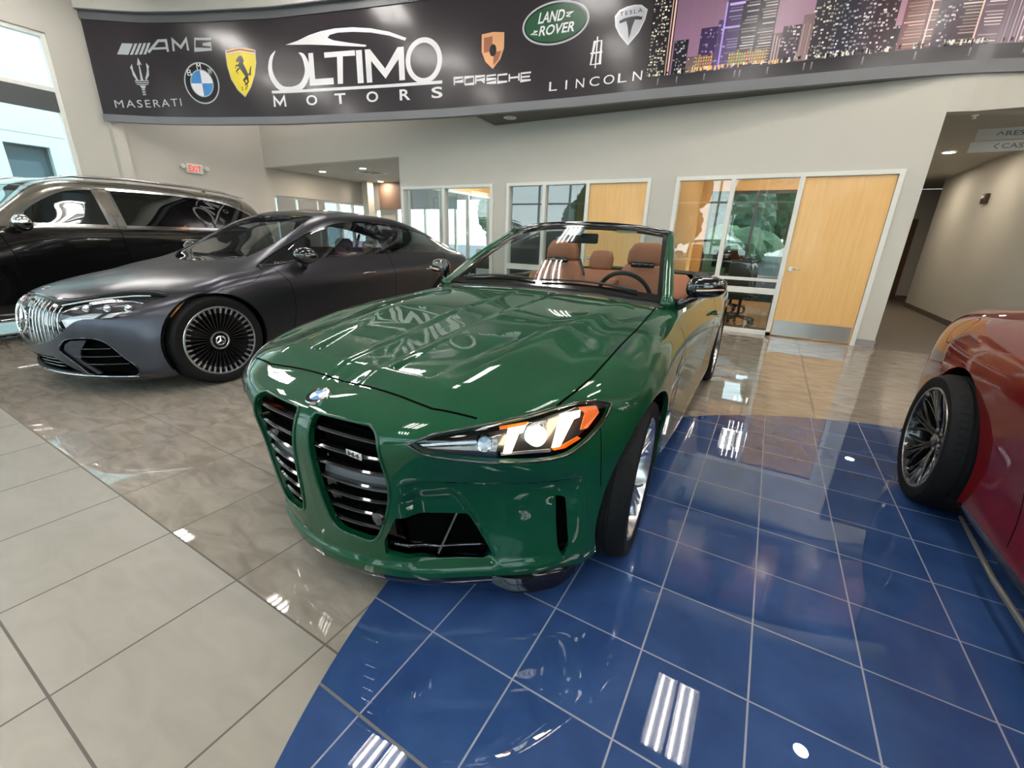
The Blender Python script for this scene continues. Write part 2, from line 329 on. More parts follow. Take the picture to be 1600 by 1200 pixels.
# glazed office fronts: frame, panes, low rail, maple door
def office_front(n, x0, x1, mull, door=None, rails=(), dn=None):
    e = bpy.data.objects.new('window_%d' % n, None); link(e); e['kind'] = 'structure'
    fw = .055; y0, y1 = WY-.03, WY+.10; mb = MB()
    mb.box((x0, y0, 0), (x0+fw, y1, FZ)); mb.box((x1-fw, y0, 0), (x1, y1, FZ)); mb.box((x0+fw, y0, FZ-fw), (x1-fw, y1, FZ))
    gx1 = door[0] if door else x1-fw
    for c in mull: mb.box((c-.03, y0, .05), (c+.03, y1, FZ-fw))
    if door: mb.box((door[0]-.06, y0, 0), (door[0], y1, FZ-fw))
    mb.box((x0+fw, y0, 0), (gx1, y1, .05))
    for r0, r1 in rails: mb.box((x0+fw, y0+.01, r0), (gx1-.03, y1-.01, r1))
    mb.build('frame', M_white, e)
    g = MB(); yy = WY+.035; g.add([(x0+fw, yy, .05), (gx1-.02, yy, .05), (gx1-.02, yy, FZ-fw), (x0+fw, yy, FZ-fw)], [(0, 1, 2, 3)]); g.build('pane', M_glass, e, recalc=False)
    if door:
        d = bpy.data.objects.new('door_%d' % dn, None); link(d); d['kind'] = 'structure'
        a, b_ = door[0], x1-fw
        MB().box((a+.004, WY+.0, .012), (b_-.004, WY+.045, FZ-fw-.004), .003).build('door_panel', M_maple, d)
        if dn == 3:
            MB().box((a+.02, WY-.003, .02), (b_-.02, WY+.001, .24)).build('kick_plate', M_steel, d)
        h = MB(); hx = a+.075; hz = .98
        h.lathe([(0, -.012), (.030, -.012), (.033, -.006), (.033, .0)], 24, Matrix.Translation((hx, WY-.0, hz)))
        h.tube([(hx, WY-.01, hz), (hx, WY-.05, hz), (hx+.015, WY-.06, hz), (hx+.115, WY-.058, hz-.004)], .009, 10)
        h.build('door_handle', M_chrome, d, auto=40)
    return e
office_front(4, *F1, [-6.05])
office_front(5, *F2, [-3.752], door=(-2.90, 0), rails=[(.70, .80)], dn=1)
office_front(6, *F3, [-.70], door=(.175, 0), rails=[(.60, .68), (.78, .82)], dn=3)

# office interiors: partitions, back windows
OY = 11.2
for k, x in enumerate((-7.2, -4.70, -1.70, 1.27)):
    if k == 0: continue
    elif k == 1: box_obj('wall_office', (x-.05, WY+.15, 0), (x+.05, OY, OPZ), mat('partition_dark_grey', srgb(92, 94, 96), .5), kind='structure')
    elif k == 3: box_obj('wall_office', (x-.04, WY+.15, 0), (x, OY, OPZ), M_maple, kind='structure')
    else: box_obj('wall_office', (x-.05, WY+.15, 0), (x+.05, OY, OPZ), M_maple, kind='structure')
wall_y('wall_office_back', -7.2, 1.27, 0, OPZ, y=OY, m=M_maple, holes=[(-7.05, -4.9, .6, 2.4), (-4.4, -2.0, .6, 2.4), (-1.45, .4, .6, 2.4)])
for n_, (a, b_) in zip((7, 8, 9), ((-7.05, -4.9), (-4.4, -2.0), (-1.45, .4))):
    window_grid('window_%d' % n_, 'x', OY+.02, a, b_, .6, 2.4, [a+(b_-a)/2], [], fw=.06, dp=.08, mf=mat('bronze_frame', srgb(70, 66, 62), .4))
# ------------------------------------------------------------------ curved fascia with the banner
PL = np.array([[-12.0, 4.2], [-11.841, 4.306], [-11.107, 4.819], [-10.108, 5.278], [-8.526, 5.866], [-6.511, 6.391], [-5.277, 6.673], [-4.093, 6.832], [-3.039, 6.974], [-2.08, 7.042], [-1.233, 7.131], [-.473, 7.222], [.213, 7.290], [1.02, 7.403], [1.5, 7.50], [2.0, 7.67], [2.6, 7.91], [4.6, 8.6], [7.4, 9.2]])
_d = np.r_[0, np.cumsum(np.hypot(*np.diff(PL, axis=0).T))]
def _smooth():
    s = np.linspace(0, _d[-1], 400); x = np.interp(s, _d, PL[:, 0]); y = np.interp(s, _d, PL[:, 1])
    k = np.hanning(23); k /= k.sum()
    for a in (x, y):
        p = np.r_[2*a[0]-a[11:0:-1], a, 2*a[-1]-a[-2:-13:-1]]; a[:] = np.convolve(p, k, 'valid')
    return s, x, y
_s, _x, _y = _smooth()
_dx = np.gradient(_x, _s); _dy = np.gradient(_y, _s)
def bpt(s, z, off=0.):
    """point on the fascia: s along it, z height, off = distance in front of it (towards the room)"""
    x = np.interp(s, _s, _x); y = np.interp(s, _s, _y); dx = np.interp(s, _s, _dx); dy = np.interp(s, _s, _dy); L = math.hypot(dx, dy)
    return (x+dy/L*off, y-dx/L*off, z)
def sweep(name, z0, z1, o0, o1, m, s0=0.05, s1=None, kind='structure', n=160, parent=None):
    s1 = s1 or _s[-1]; mb = MB(); ss = np.linspace(s0, s1, n); V = []
    for s in ss: V += [bpt(s, z0, o0), bpt(s, z0, o1), bpt(s, z1, o1), bpt(s, z1, o0)]
    Fc = []
    for i in range(n-1):
        for k in range(4): Fc.append((i*4+k, i*4+(k+1) % 4, i*4+4+(k+1) % 4, i*4+4+k))
    Fc += [(0, 1, 2, 3), tuple((n-1)*4+k for k in range(4))]
    mb.add(V, Fc); return mb.build(name, m, parent, auto=40, kind=kind)
sweep('trim_2', 3.20, 3.325, -.06, .02, M_trimg)
sweep('trim_3', 4.86, 4.99, -.06, .02, mat('fascia_trim_dark', srgb(88, 90, 92), .45))
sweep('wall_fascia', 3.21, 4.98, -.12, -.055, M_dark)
sweep('wall_bulkhead', 5.0, CZ, -.1, .10, M_wall)
sweep('trim_4', 4.985, 5.0, -.1, .10, M_trimg)
# dark soffit between fascia and wall on the right
sf = MB(); ss = [s for s in np.linspace(0, _s[-1], 200)]
pts = [bpt(s, 3.205, -.05) for s in ss]; pts = [p for p in pts if p[0] > -4.82 and p[1] < WY+1.9]
back = [(-4.835, WY, 3.205), (F3[1], WY, 3.205), (1.42, 7.512, 3.205), (1.85, 7.64, 3.2), (2.13, 7.76, 3.205), (3.2, 8.25, 3.205), (RX, 9.4, 3.205)]
poly = [(p[0], p[1]) for p in pts]+[(p[0], p[1]) for p in back[::-1]]
def clean(pp): return pp
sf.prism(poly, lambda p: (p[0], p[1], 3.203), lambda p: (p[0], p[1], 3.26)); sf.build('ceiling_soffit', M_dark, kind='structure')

# printed banner: base sheet + flat lettering, each mark of its own colour
M_bblk = mat('banner_charcoal', srgb(50, 45, 49), .22, coat=.15, coat_rough=.12, spec=.35)
M_bw = mat('banner_white', srgb(232, 230, 232), .3); M_bs = mat('banner_silver', srgb(176, 180, 182), .3)
B = empty('banner', bpt(5, 3.3), 0, 'long curved charcoal showroom banner with car logos and a night skyline above the offices', 'banner')
B.rotation_euler = (0, 0, 0)
BL = Vector(B.location)
def bsheet(name, s0, s1, z0, z1, m, off=.0, n=120):
    ss = np.linspace(s0, s1, n); V = []
    for s in ss: V += [bpt(s, z0, off), bpt(s, z1, off)]
    o = mesh_obj(name, [tuple(Vector(v)-BL) for v in V], [(2*i, 2*i+2, 2*i+3, 2*i+1) for i in range(n-1)], m, B, smooth=True); return o
def bback():
    ss = np.linspace(.06, _s[-1], 160); mb = MB(); V = []
    for s in ss: V += [bpt(s, 3.32, -.05), bpt(s, 3.32, 0), bpt(s, 4.865, 0), bpt(s, 4.865, -.05)]
    Fc = []
    for i in range(159):
        for k in range(4): Fc.append((i*4+k, i*4+(k+1) % 4, i*4+4+(k+1) % 4, i*4+4+k))
    mb.add([tuple(Vector(v)-BL) for v in V], Fc); mb.build('sheet', M_bblk, B, auto=40)
bback()
def refine(V2, Fc, step=.08):
    """split long triangles so flat art follows the curve"""
    V2 = [tuple(v) for v in V2]; out = []; st = list(Fc)
    while st:
        f = st.pop(); L = [(math.dist(V2[f[i]], V2[f[(i+1) % 3]]), i) for i in range(3)]; l, i = max(L)
        if l <= step or abs(V2[f[i]][0]-V2[f[(i+1) % 3]][0]) < step*.7: out.append(f); continue
        a, b_, c = f[i], f[(i+1) % 3], f[(i+2) % 3]; V2.append(((V2[a][0]+V2[b_][0])/2, (V2[a][1]+V2[b_][1])/2)); m_ = len(V2)-1
        st += [(a, m_, c), (m_, b_, c)]
    return V2, out
class Art:
    def __init__(s): s.V = []; s.F = []
    def poly(s, pts, holes=()):
        loops = [[Vector((p[0], p[1], 0)) for p in pts]]+[[Vector((p[0], p[1], 0)) for p in h] for h in holes]
        tri = tessellate_polygon(loops); V2 = [(v.x, v.y) for L in loops for v in L]; V2, tri = refine(V2, [tuple(t) for t in tri])
        b = len(s.V); s.V += V2; s.F += [tuple(i+b for i in t) for t in tri]; return s
    def stroke(s, pts, w, close=False):
        pts = [Vector(p) for p in pts]; n = len(pts); L = []; R = []
        for i, p in enumerate(pts):
            ww = w[i] if isinstance(w, (list, tuple)) else w
            a = pts[i-1] if (i > 0 or close) else p; c = pts[(i+1) % n] if (i < n-1 or close) else p
            d = (c-a).normalized(); q = Vector((-d.y, d.x))*ww/2
            if 0 < i < n-1 or close:
                d1 = (p-a).normalized(); k = abs(d1.dot(d)); q = q/max(k, .5)
            L.append(p+q); R.append(p-q)
        m_ = n if close else n-1
        for i in range(m_):
            j = (i+1) % n; s.poly([L[i], L[j], R[j], R[i]])
        return s
    def ell(s, cx, cz, a, b_, a1=None, b1=None, n=48, rot=0, t0=0, t1=360):
        def E(a, b_, t): x, z = a*math.cos(t), b_*math.sin(t); return (cx+x*math.cos(rot)-z*math.sin(rot), cz+x*math.sin(rot)+z*math.cos(rot))
        T = [math.radians(t0+(t1-t0)*k/n) for k in range(n+1)]
        if a1 is None: s.poly([E(a, b_, t) for t in T[:-1 if t1-t0 == 360 else None]]+([] if t1-t0 == 360 else [(cx, cz)]))
        else:
            for t, u in zip(T, T[1:]): s.poly([E(a, b_, t), E(a, b_, u), E(a1, b1, u), E(a1, b1, t)])
        return s
    def text(s, txt, s0, s1, z0, z1, shear=0., bold=0., n=0, z0b=None, rise=0.):
        cu = bpy.data.curves.new('t', 'FONT'); cu.body = txt; cu.offset = bold; cu.resolution_u = 4; cu.space_character = 1+n
        to = bpy.data.objects.new('t', cu); COL.objects.link(to); bpy.context.view_layer.update()
        me = bpy.data.meshes.new_from_object(to.evaluated_get(bpy.context.evaluated_depsgraph_get()))
        bm = bmesh.new(); bm.from_mesh(me); bmesh.ops.triangulate(bm, faces=bm.faces[:]); bm.verts.index_update()
        V = [(v.co.x, v.co.y) for v in bm.verts]; Fc = [tuple(v.index for v in f.verts) for f in bm.faces]; bm.free()
        bpy.data.objects.remove(to); bpy.data.meshes.remove(me)
        xs = [v[0] for v in V]; ys = [v[1] for v in V]; x0, x1, y0, y1 = min(xs), max(xs), min(ys), max(ys)
        V = [(s0+(x-x0)/(x1-x0)*(s1-s0)+shear*(y-y0)/(y1-y0), z0+(y-y0)/(y1-y0)*(z1-z0)+rise*(x-x0)/(x1-x0)) for x, y in V]
        V, Fc = refine(V, Fc); b = len(s.V); s.V += V; s.F += [tuple(i+b for i in f) for f in Fc]; return s
    def build(s, name, m, off=.002, parent=None):
        V = [tuple(Vector(bpt(p[0], p[1], off))-BL) for p in s.V]
        Fc = []
        for f in s.F:   # face the room
            a, b_, c = (s.V[i] for i in f); ar = (b_[0]-a[0])*(c[1]-a[1])-(c[0]-a[0])*(b_[1]-a[1]); Fc.append(f if ar > 0 else f[::-1])
        return mesh_obj(name, V, Fc, m, parent or B)
# ------------------------------------------------------------------ marks printed on the banner
def emblem(name):
    return name
A = Art()   # performance division mark: slashes + letters
for k, (a, w) in enumerate([(.57, .20), (.80, .055), (.885, .055), (.97, .055), (1.055, .055)]):
    A.poly([(a, 4.34+.02*k*.3), (a+w, 4.345+.02*k*.3), (a+w+.13, 4.53+.006*k), (a+.13, 4.525+.006*k)])
A.stroke([(1.16, 4.40), (1.40, 4.585), (1.56, 4.59), (1.56, 4.41)], .045); A.stroke([(1.26, 4.46), (1.56, 4.47)], .035)
A.stroke([(1.68, 4.42), (1.70, 4.60), (1.84, 4.48), (1.98, 4.61), (1.98, 4.43)], .045)
A.stroke([(2.50, 4.60), (2.16, 4.61), (2.12, 4.44), (2.47, 4.44), (2.47, 4.52), (2.30, 4.52)], .04)
A.build('silver_lettering', M_bs)
A = Art()   # trident
for pts in ([(.77, 4.16), (.80, 4.02), (.84, 3.93)], [(1.10, 4.19), (1.06, 4.04), (1.0, 3.95)], [(.93, 4.24), (.925, 3.93)]): A.stroke(pts, [.012, .05, .03][:len(pts)])
A.poly([(.75, 4.13), (.80, 4.20), (.80, 4.08)]); A.poly([(1.12, 4.17), (1.07, 4.23), (1.06, 4.10)]); A.poly([(.89, 4.18), (.935, 4.31), (.98, 4.19), (.935, 4.20)])
for z, w in ((3.925, .13), (3.895, .13), (3.865, .11)): A.stroke([(.92-w, z), (.92+w, z+.01)], .014)
A.poly([(.86, 3.85), (.98, 3.855), (.95, 3.80), (.89, 3.80)])
for z in (3.78, 3.74, 3.70): A.stroke([(.885, z), (.945, z+.002)], .022)
A.build('trident_emblem', M_bs)
Art().text('MASERATI', .32, 1.64, 3.445, 3.575, n=.25, rise=.075).build('silver_lettering', M_bs)
# roundel
M_bb = mat('banner_black', (.006, .006, .007), .25); M_blu = mat('emblem_blue', srgb(62, 132, 196), .3)
def roundel(cx, cz, r, ang=0):
    kx = 1.07
    Art().ell(cx, cz, r*kx, r, r*.93*kx, r*.93).ell(cx, cz, r*.66*kx, r*.66, r*.61*kx, r*.61).build('emblem_ring', M_bs, .004)
    Art().ell(cx, cz, r*.95*kx, r*.95).build('emblem_disc', M_bb, .002)
    for a, m_ in ((0, M_bw), (90, M_blu), (180, M_bw), (270, M_blu)): Art().ell(cx, cz, r*.61*kx, r*.61, n=12, t0=a, t1=a+90).build('emblem_quadrant', m_, .0035)
    a3 = Art()
    for ch, th in (('B', 140), ('M', 92), ('W', 44)):
        t = math.radians(th); x, z = cx+.80*r*math.cos(t)*kx, cz+.80*r*math.sin(t); a3.text(ch, x-.045, x+.045, z-.05, z+.05)
    a3.build('white_lettering', M_bw, .0045)
roundel(2.15, 3.898, .345)
# yellow shield with a rearing horse silhouette
M_yel = mat('emblem_yellow', srgb(240, 214, 40), .35); M_red = mat('emblem_red', srgb(190, 40, 36), .4); M_grn = mat('emblem_green', srgb(20, 110, 60), .4)
Sh = [(2.77, 4.40), (2.95, 4.43), (3.07, 4.435), (3.2, 4.43), (3.375, 4.39), (3.36, 4.20), (3.30, 4.02), (3.19, 3.83), (3.04, 3.67), (2.90, 3.79), (2.80, 3.96), (2.76, 4.18)]
Art().poly([((x-3.07)*1.05+3.07, (z-4.05)*1.04+4.05) for x, z in Sh]).build('emblem_border', M_bs, .002)
Art().poly(Sh).build('yellow_shield', M_yel, .003)
Art().stroke([(2.78, 4.385), (3.07, 4.42), (3.37, 4.375)], .02).build('stripe_red', M_red, .004)
Art().stroke([(2.78, 4.362), (3.07, 4.396), (3.365, 4.352)], .018).build('stripe_white', M_bw, .004)
hr = Art()
hr.poly([(3.00, 4.30), (3.06, 4.335), (3.10, 4.30), (3.12, 4.25), (3.10, 4.20), (3.13, 4.13), (3.16, 4.06), (3.17, 3.99), (3.14, 3.96), (3.10, 4.0), (3.05, 4.07), (3.01, 4.12), (2.985, 4.18), (3.02, 4.23), (2.96, 4.22), (2.955, 4.255)])
hr.stroke([(3.02, 4.17), (2.94, 4.17), (2.92, 4.12)], [.035, .02, .014]); hr.stroke([(3.0, 4.13), (2.93, 4.08), (2.96, 4.04)], [.03, .02, .014])
hr.stroke([(3.13, 3.98), (3.06, 3.93), (3.10, 3.88), (3.07, 3.85)], [.05, .035, .022, .02]); hr.stroke([(3.14, 3.99), (3.15, 3.91), (3.11, 3.86), (3.13, 3.83)], [.05, .03, .02, .016])
hr.stroke([(3.15, 4.03), (3.21, 4.02), (3.23, 4.10), (3.26, 4.16)], [.02, .03, .03, .012])
hr.build('horse_silhouette', M_bb, .004)
Art().text('S F', 2.975, 3.115, 3.77, 3.83, shear=.01).build('emblem_letters', M_bb, .004)
# dealer name
def bspl_open(pts, T):
    P = np.array(pts, float); P = np.vstack([2*P[0]-P[1], P, 2*P[-1]-P[-2]]); out = []
    for t in T:
        i = min(int(t), len(pts)-2); u = t-i; a, b, c, d = P[i:i+4]
        out.append(.5*((2*b)+(-a+c)*u+(2*a-5*b+4*c-d)*u*u+(-a+3*b-3*c+d)*u**3))
    return out
U = Art(); T = []
ul = [(3.80, 4.375), (3.70, 4.27), (3.65, 4.12), (3.67, 3.97), (3.76, 3.84), (3.88, 3.775), (4.08, 3.765), (4.26, 3.80), (4.38, 3.90), (4.44, 4.03), (4.43, 4.16), (4.38, 4.27), (4.30, 4.32)]
_t = np.linspace(0, len(ul)-1, 49); _q = bspl_open(ul, _t); _w = np.interp(_t, range(13), [.015, .065, .085, .10, .10, .09, .085, .10, .11, .11, .10, .07, .015])
U.stroke([tuple(v) for v in _q], [float(v) for v in _w])
U.build('white_letter', M_bw, .003)
def slab(pts): Art().poly(pts).build('white_letter', M_bw, .003)
slab([(4.50, 4.30), (4.60, 4.30), (4.59, 3.90), (4.98, 3.90), (4.98, 3.80), (4.46, 3.80)])
slab([(4.83, 4.29), (5.46, 4.285), (5.46, 4.205), (5.21, 4.21), (5.17, 3.80), (5.06, 3.80), (5.09, 4.21), (4.83, 4.21)])
slab([(5.48, 4.28), (5.60, 4.28), (5.595, 3.79), (5.475, 3.79)])
slab([(5.66, 3.79), (5.66, 4.28), (5.76, 4.28), (6.04, 3.98), (6.30, 4.27), (6.42, 4.27), (6.42, 3.79), (6.31, 3.79), (6.31, 4.10), (6.04, 3.83), (5.77, 4.11), (5.77, 3.79)])
U = Art(); U.ell(6.79, 4.045, .345, .325, .255, .25, rot=.0)
U.build('white_letter', M_bw, .003); U = Art(); U.poly([(3.62, 3.755), (7.13, 3.742), (7.13, 3.695), (3.62, 3.708)])
sw = [(4.03, 4.455), (4.30, 4.50), (4.55, 4.565), (4.80, 4.605), (5.10, 4.625), (5.45, 4.615), (5.80, 4.575), (6.15, 4.50), (6.48, 4.385), (6.45, 4.35), (6.15, 4.445), (5.80, 4.515), (5.45, 4.55), (5.15, 4.56), (4.98, 4.54), (4.93, 4.50), (5.05, 4.455), (5.35, 4.40), (5.70, 4.345), (5.68, 4.32), (5.30, 4.355), (4.90, 4.395), (4.50, 4.43)]
U.build('underline', M_bw, .003); Art().poly(sw).build('car_silhouette', M_bw, .003)
m_ = Art()
m_.stroke([(3.645, 3.49), (3.655, 3.65), (3.762, 3.53), (3.87, 3.65), (3.88, 3.49)], .042); m_.build('white_letter', M_bw, .003)
for ch, a, b_ in (('O', 4.35, 4.59), ('T', 4.97, 5.20), ('O', 5.63, 5.87), ('R', 6.30, 6.51), ('S', 6.92, 7.13)): Art().text(ch, a, b_, 3.49, 3.655, bold=.02).build('white_letter', M_bw, .003)
# crest + wide lettering
M_gold = mat('emblem_gold', srgb(214, 160, 116), .35, .3); M_gold2 = mat('emblem_bronze', srgb(150, 92, 66), .4, .3)
cr_ = [(7.86, 4.30), (8.06, 4.31), (8.25, 4.285), (8.25, 4.08), (8.19, 3.94), (8.06, 3.82), (7.93, 3.93), (7.86, 4.07)]
Art().poly(cr_).build('crest_shield', M_gold, .003)
Art().poly([(7.90, 4.25), (8.05, 4.255), (8.05, 4.06), (7.90, 4.05)]).poly([(8.07, 4.04), (8.21, 4.05), (8.16, 3.94), (8.07, 3.87)]).build('crest_quarter', M_gold2, .004)
Art().ell(8.06, 4.07, .06, .08).build('crest_centre', M_bb, .0045)
p_ = Art()
for k, ch in enumerate('PORSCHE'):
    a = 7.355+k*.2; z = 3.655-.006*k*1.1; w = .165; t = .024; h = .10; zt = z+h
    def st(*pp): p_.stroke([(a+x*w, z+y*h) for x, y in pp], t)
    if ch == 'P': st((0, 0), (0, 1), (1, 1), (1, .45), (0, .45))
    if ch == 'O': p_.stroke([(a, z), (a, zt), (a+w, zt), (a+w, z)], t, close=True)
    if ch == 'R': st((0, 0), (0, 1), (1, 1), (1, .5), (0, .5)); st((.6, .5), (1, 0))
    if ch == 'S': st((1, 1), (0, 1), (0, .5), (1, .5), (1, 0), (0, 0))
    if ch == 'C': st((1, 1), (0, 1), (0, 0), (1, 0))
    if ch == 'H': st((0, 0), (0, 1)); st((1, 0), (1, 1)); st((0, .5), (1, .5))
    if ch == 'E': st((1, 1), (0, 1), (0, 0), (1, 0)); st((0, .5), (.9, .5))
p_.build('white_lettering', M_bw, .003)
# green oval
Art().ell(9.07, 4.30, .52, .27).build('emblem_border', M_bs, .002)
Art().ell(9.07, 4.30, .49, .245).build('emblem_disc', M_bb, .003)
Art().ell(9.07, 4.30, .47, .228).build('green_oval', mat('emblem_deep_green', srgb(16, 74, 44), .35), .0035)
Art().text('LAND', 8.80, 9.20, 4.32, 4.455, shear=.03, bold=.02).text('ROVER', 8.82, 9.37, 4.165, 4.29, shear=.03, bold=.02).stroke([(9.24, 4.40), (9.34, 4.41), (9.24, 4.36), (9.30, 4.355)], .018).stroke([(8.80, 4.19), (8.70, 4.20), (8.80, 4.235), (8.74, 4.24)], .018).build('white_lettering', M_bw, .0045)
# split star and spaced lettering
Art().stroke([(9.70, 4.0), (9.66, 3.72), (9.80, 3.72), (9.80, 4.0)], .022, close=True).stroke([(9.735, 4.055), (9.735, 3.67)], .02).stroke([(9.645, 3.86), (9.825, 3.86)], .02).build('star_emblem', M_bw, .003)
l_ = Art()
for k, ch in enumerate('LINCOLN'):
    a = 9.03+k*.212; w = {'I': .025, 'C': .15, 'O': .16}.get(ch, .13); l_.text(ch, a+(.05 if ch == 'I' else 0), a+(.05 if ch == 'I' else 0)+w, 3.44+.002*k, 3.56+.001*k)
l_.build('white_lettering', M_bw, .003)
# silver shield with a T
ts = [(9.96, 4.26), (10.02, 4.32), (10.12, 4.345), (10.22, 4.35), (10.32, 4.335), (10.41, 4.27), (10.39, 4.16), (10.32, 4.02), (10.185, 3.89), (10.05, 4.03), (9.98, 4.14)]
Art().poly(ts).build('silver_shield', mat('emblem_silver_light', srgb(206, 208, 212), .25, .3), .003)
Art().poly([((x-10.185)*.9+10.185, (z-4.13)*.92+4.13) for x, z in ts]).build('shield_field', mat('emblem_silver', srgb(150, 152, 158), .3, .3), .0035)
Art().poly([(10.03, 4.195), (10.10, 4.215), (10.19, 4.22), (10.28, 4.215), (10.35, 4.195), (10.34, 4.165), (10.25, 4.18), (10.22, 4.10), (10.19, 3.96), (10.16, 4.10), (10.13, 4.18), (10.04, 4.165)]).text('TESLA', 10.03, 10.34, 4.25, 4.295, n=.3).build('emblem_letters', M_bb, .004)

# night skyline print
rnd = random.Random(7)
sky = mesh_obj('skyline_sky', [], [], M_bblk, B); bpy.data.objects.remove(sky)
m_sky = bpy.data.materials.new('skyline_print'); m_sky.use_nodes = True; n_ = m_sky.node_tree; b_ = n_.nodes['Principled BSDF']; at = n_.nodes.new('ShaderNodeVertexColor'); at.layer_name = 'print'
n_.links.new(at.outputs[0], b_.inputs['Base Color']); b_.inputs['Roughness'].default_value = .22
SV, SF, SCOL = [], [], []
def q_(s0, s1, z0, z1, c, off, c2=None):
    k = len(SV)
    n = max(1, int(math.ceil((s1-s0)/.15)))
    for i in range(n):
        a, b2 = s0+(s1-s0)*i/n, s0+(s1-s0)*(i+1)/n; k = len(SV)
        for (s, z) in ((a, z0), (b2, z0), (b2, z1), (a, z1)): SV.append(tuple(Vector(bpt(s, z, off))-BL))
        SF.append((k, k+1, k+2, k+3)); SCOL.append([c, c, c2 or c, c2 or c])
SZ = 3.475; S0 = 10.50; S1 = _s[-1]; TOP = 4.86
for i in range(60):     # purple night sky, warmer to the right
    a = S0+(S1-S0)*i/60; f = min(1, i/38); lo = tuple(x*(1-f)+y*f for x, y in zip(srgb(150, 112, 146), srgb(214, 166, 172))); hi = tuple(x*(1-f)+y*f for x, y in zip(srgb(92, 78, 94), srgb(176, 136, 150)))
    q_(a, S0+(S1-S0)*(i+1)/60, SZ, TOP, lo, .002, hi)
q_(S0, S1, 3.33, SZ, srgb(66, 62, 66), .002, srgb(48, 45, 48))
towers = [(10.49, 10.72, 4.86, (34, 30, 36), (255, 245, 220), 'o', .75), (10.72, 10.80, 4.86, (50, 38, 44), (255, 210, 190), 'v', .5), (10.82, 11.00, 3.86, (38, 34, 42), (220, 215, 240), 'o', .45),
 (11.00, 11.16, 3.66, (130, 110, 110), (255, 225, 190), 'o', .6), (11.14, 11.36, 3.96, (66, 48, 92), (190, 160, 230), 'o', .4), (11.34, 11.46, 4.02, (92, 74, 124), (200, 180, 235), 'o', .3), (11.42, 11.62, 4.24, (88, 72, 112), (190, 170, 230), 'h', .4),
 (11.60, 11.80, 4.86, (42, 36, 46), (230, 215, 225), 'h', .5), (11.80, 12.0, 4.86, (46, 38, 46), (245, 225, 225), 'h', .7), (12.0, 12.14, 3.80, (120, 98, 104), (235, 215, 210), 'v', .5), (12.10, 12.32, 3.86, (74, 62, 74), (225, 205, 215), 'o', .5),
 (12.30, 12.42, 3.95, (150, 120, 124), (255, 235, 225), 'v', .6), (12.40, 12.64, 4.14, (62, 56, 66), (250, 245, 230), 'o', .6), (12.64, 12.86, 4.86, (56, 54, 66), (230, 232, 240), 'o', .5), (12.86, 13.02, 4.50, (72, 62, 74), (240, 236, 240), 'o', .6),
 (12.98, 13.24, 4.0, (70, 50, 62), (240, 225, 230), 'o', .45), (13.22, 13.34, 3.72, (58, 50, 60), (240, 225, 220), 'o', .5), (13.30, 13.52, 4.10, (120, 80, 84), (250, 200, 180), 'h', .8), (13.50, 13.62, 4.86, (96, 66, 76), (255, 215, 205), 'h', .7),
 (13.62, 13.80, 4.86, (62, 48, 64), (240, 220, 230), 'o', .5), (13.80, 14.0, 4.86, (72, 56, 66), (250, 220, 210), 'h', .7), (14.0, 14.22, 4.86, (104, 80, 96), (245, 225, 230), 'h', .6), (14.22, 14.5, 4.5, (120, 98, 116), (235, 215, 225), 'v', .5),
 (14.5, 15.1, 3.80, (150, 116, 116), (255, 225, 190), 'o', .5), (15.0, 15.4, 4.86, (70, 58, 72), (235, 220, 230), 'h', .6), (15.5, 16.0, 4.2, (60, 52, 66), (245, 230, 220), 'o', .5), (16.1, 16.6, 4.86, (66, 52, 66), (250, 225, 215), 'h', .6), (16.7, 17.4, 4.0, (80, 60, 72), (245, 230, 220), 'o', .5)]
for k, (a, b2, zt, body, lit, kind, dens) in enumerate(towers):
    o_ = .004+.0012*(k % 3); q_(a, b2, SZ, zt, srgb(*body), o_, srgb(*[int(v*.8) for v in body]))
    if kind == 'o':
        nx = max(2, int((b2-a)/.034)); nz = int((zt-SZ)/.038)
        for i in range(nx):
            for j in range(nz):
                if rnd.random() < dens:
                    x = a+(i+.5+rnd.uniform(-.25, .25))/nx*(b2-a); z = SZ+(j+.5+rnd.uniform(-.3, .3))/nz*(zt-SZ); f = rnd.uniform(.45, 1.0); w = rnd.uniform(.005, .017)
                    q_(x-w, x+w, z-.009, z+.010, srgb(*[int(min(255, v*f)) for v in lit]), o_+.0006)
    elif kind == 'h':
        z = SZ+.02
        while z < zt-.01:
            if rnd.random() < dens+.2:
                f = rnd.uniform(.5, .95); g = rnd.uniform(0, .25)*(b2-a); q_(a+.012+g, b2-.012, z, z+.012, srgb(*[int(v*f) for v in lit]), o_+.0006)
            z += .03
    else:
        x = a+.015
        while x < b2-.01:
            f = rnd.uniform(.5, 1); q_(x, x+.010, SZ, zt-rnd.uniform(0, .1), srgb(*[int(v*f) for v in lit]), o_+.0006); x += .032
for x in (10.60+.17, 13.455+.08, 13.99): q_(x, x+.016, SZ, TOP, srgb(250, 205, 190), .0085)
for i in range(330):      # shoreline lights and warm low fronts
    s = rnd.uniform(S0, S1); w = rnd.uniform(.008, .03); warm = 11.0 < s < 12.1
    q_(s, s+w, SZ+rnd.uniform(-.004, .03), SZ+rnd.uniform(.035, .06), srgb(*( (255, 200, 130) if warm and rnd.random() < .7 else (235, 230, 220) if rnd.random() < .6 else (30, 28, 28))), .0095)
for s0_, s1_ in ((11.12, 11.30), (11.52, 11.68), (11.70, 11.95)):
    x = s0_
    while x < s1_:
        zt_ = SZ+rnd.uniform(.13, .2); q_(x, x+.028, SZ+.03, zt_, srgb(*[int(v*rnd.uniform(.5, .8)) for v in (226, 170, 130)]), .0088)
        for j in range(4): q_(x+.004, x+.02, SZ+.04+j*.035, SZ+.055+j*.035, srgb(*[int(v*rnd.uniform(.7, 1)) for v in (255, 214, 160)]), .0092)
        x += .03
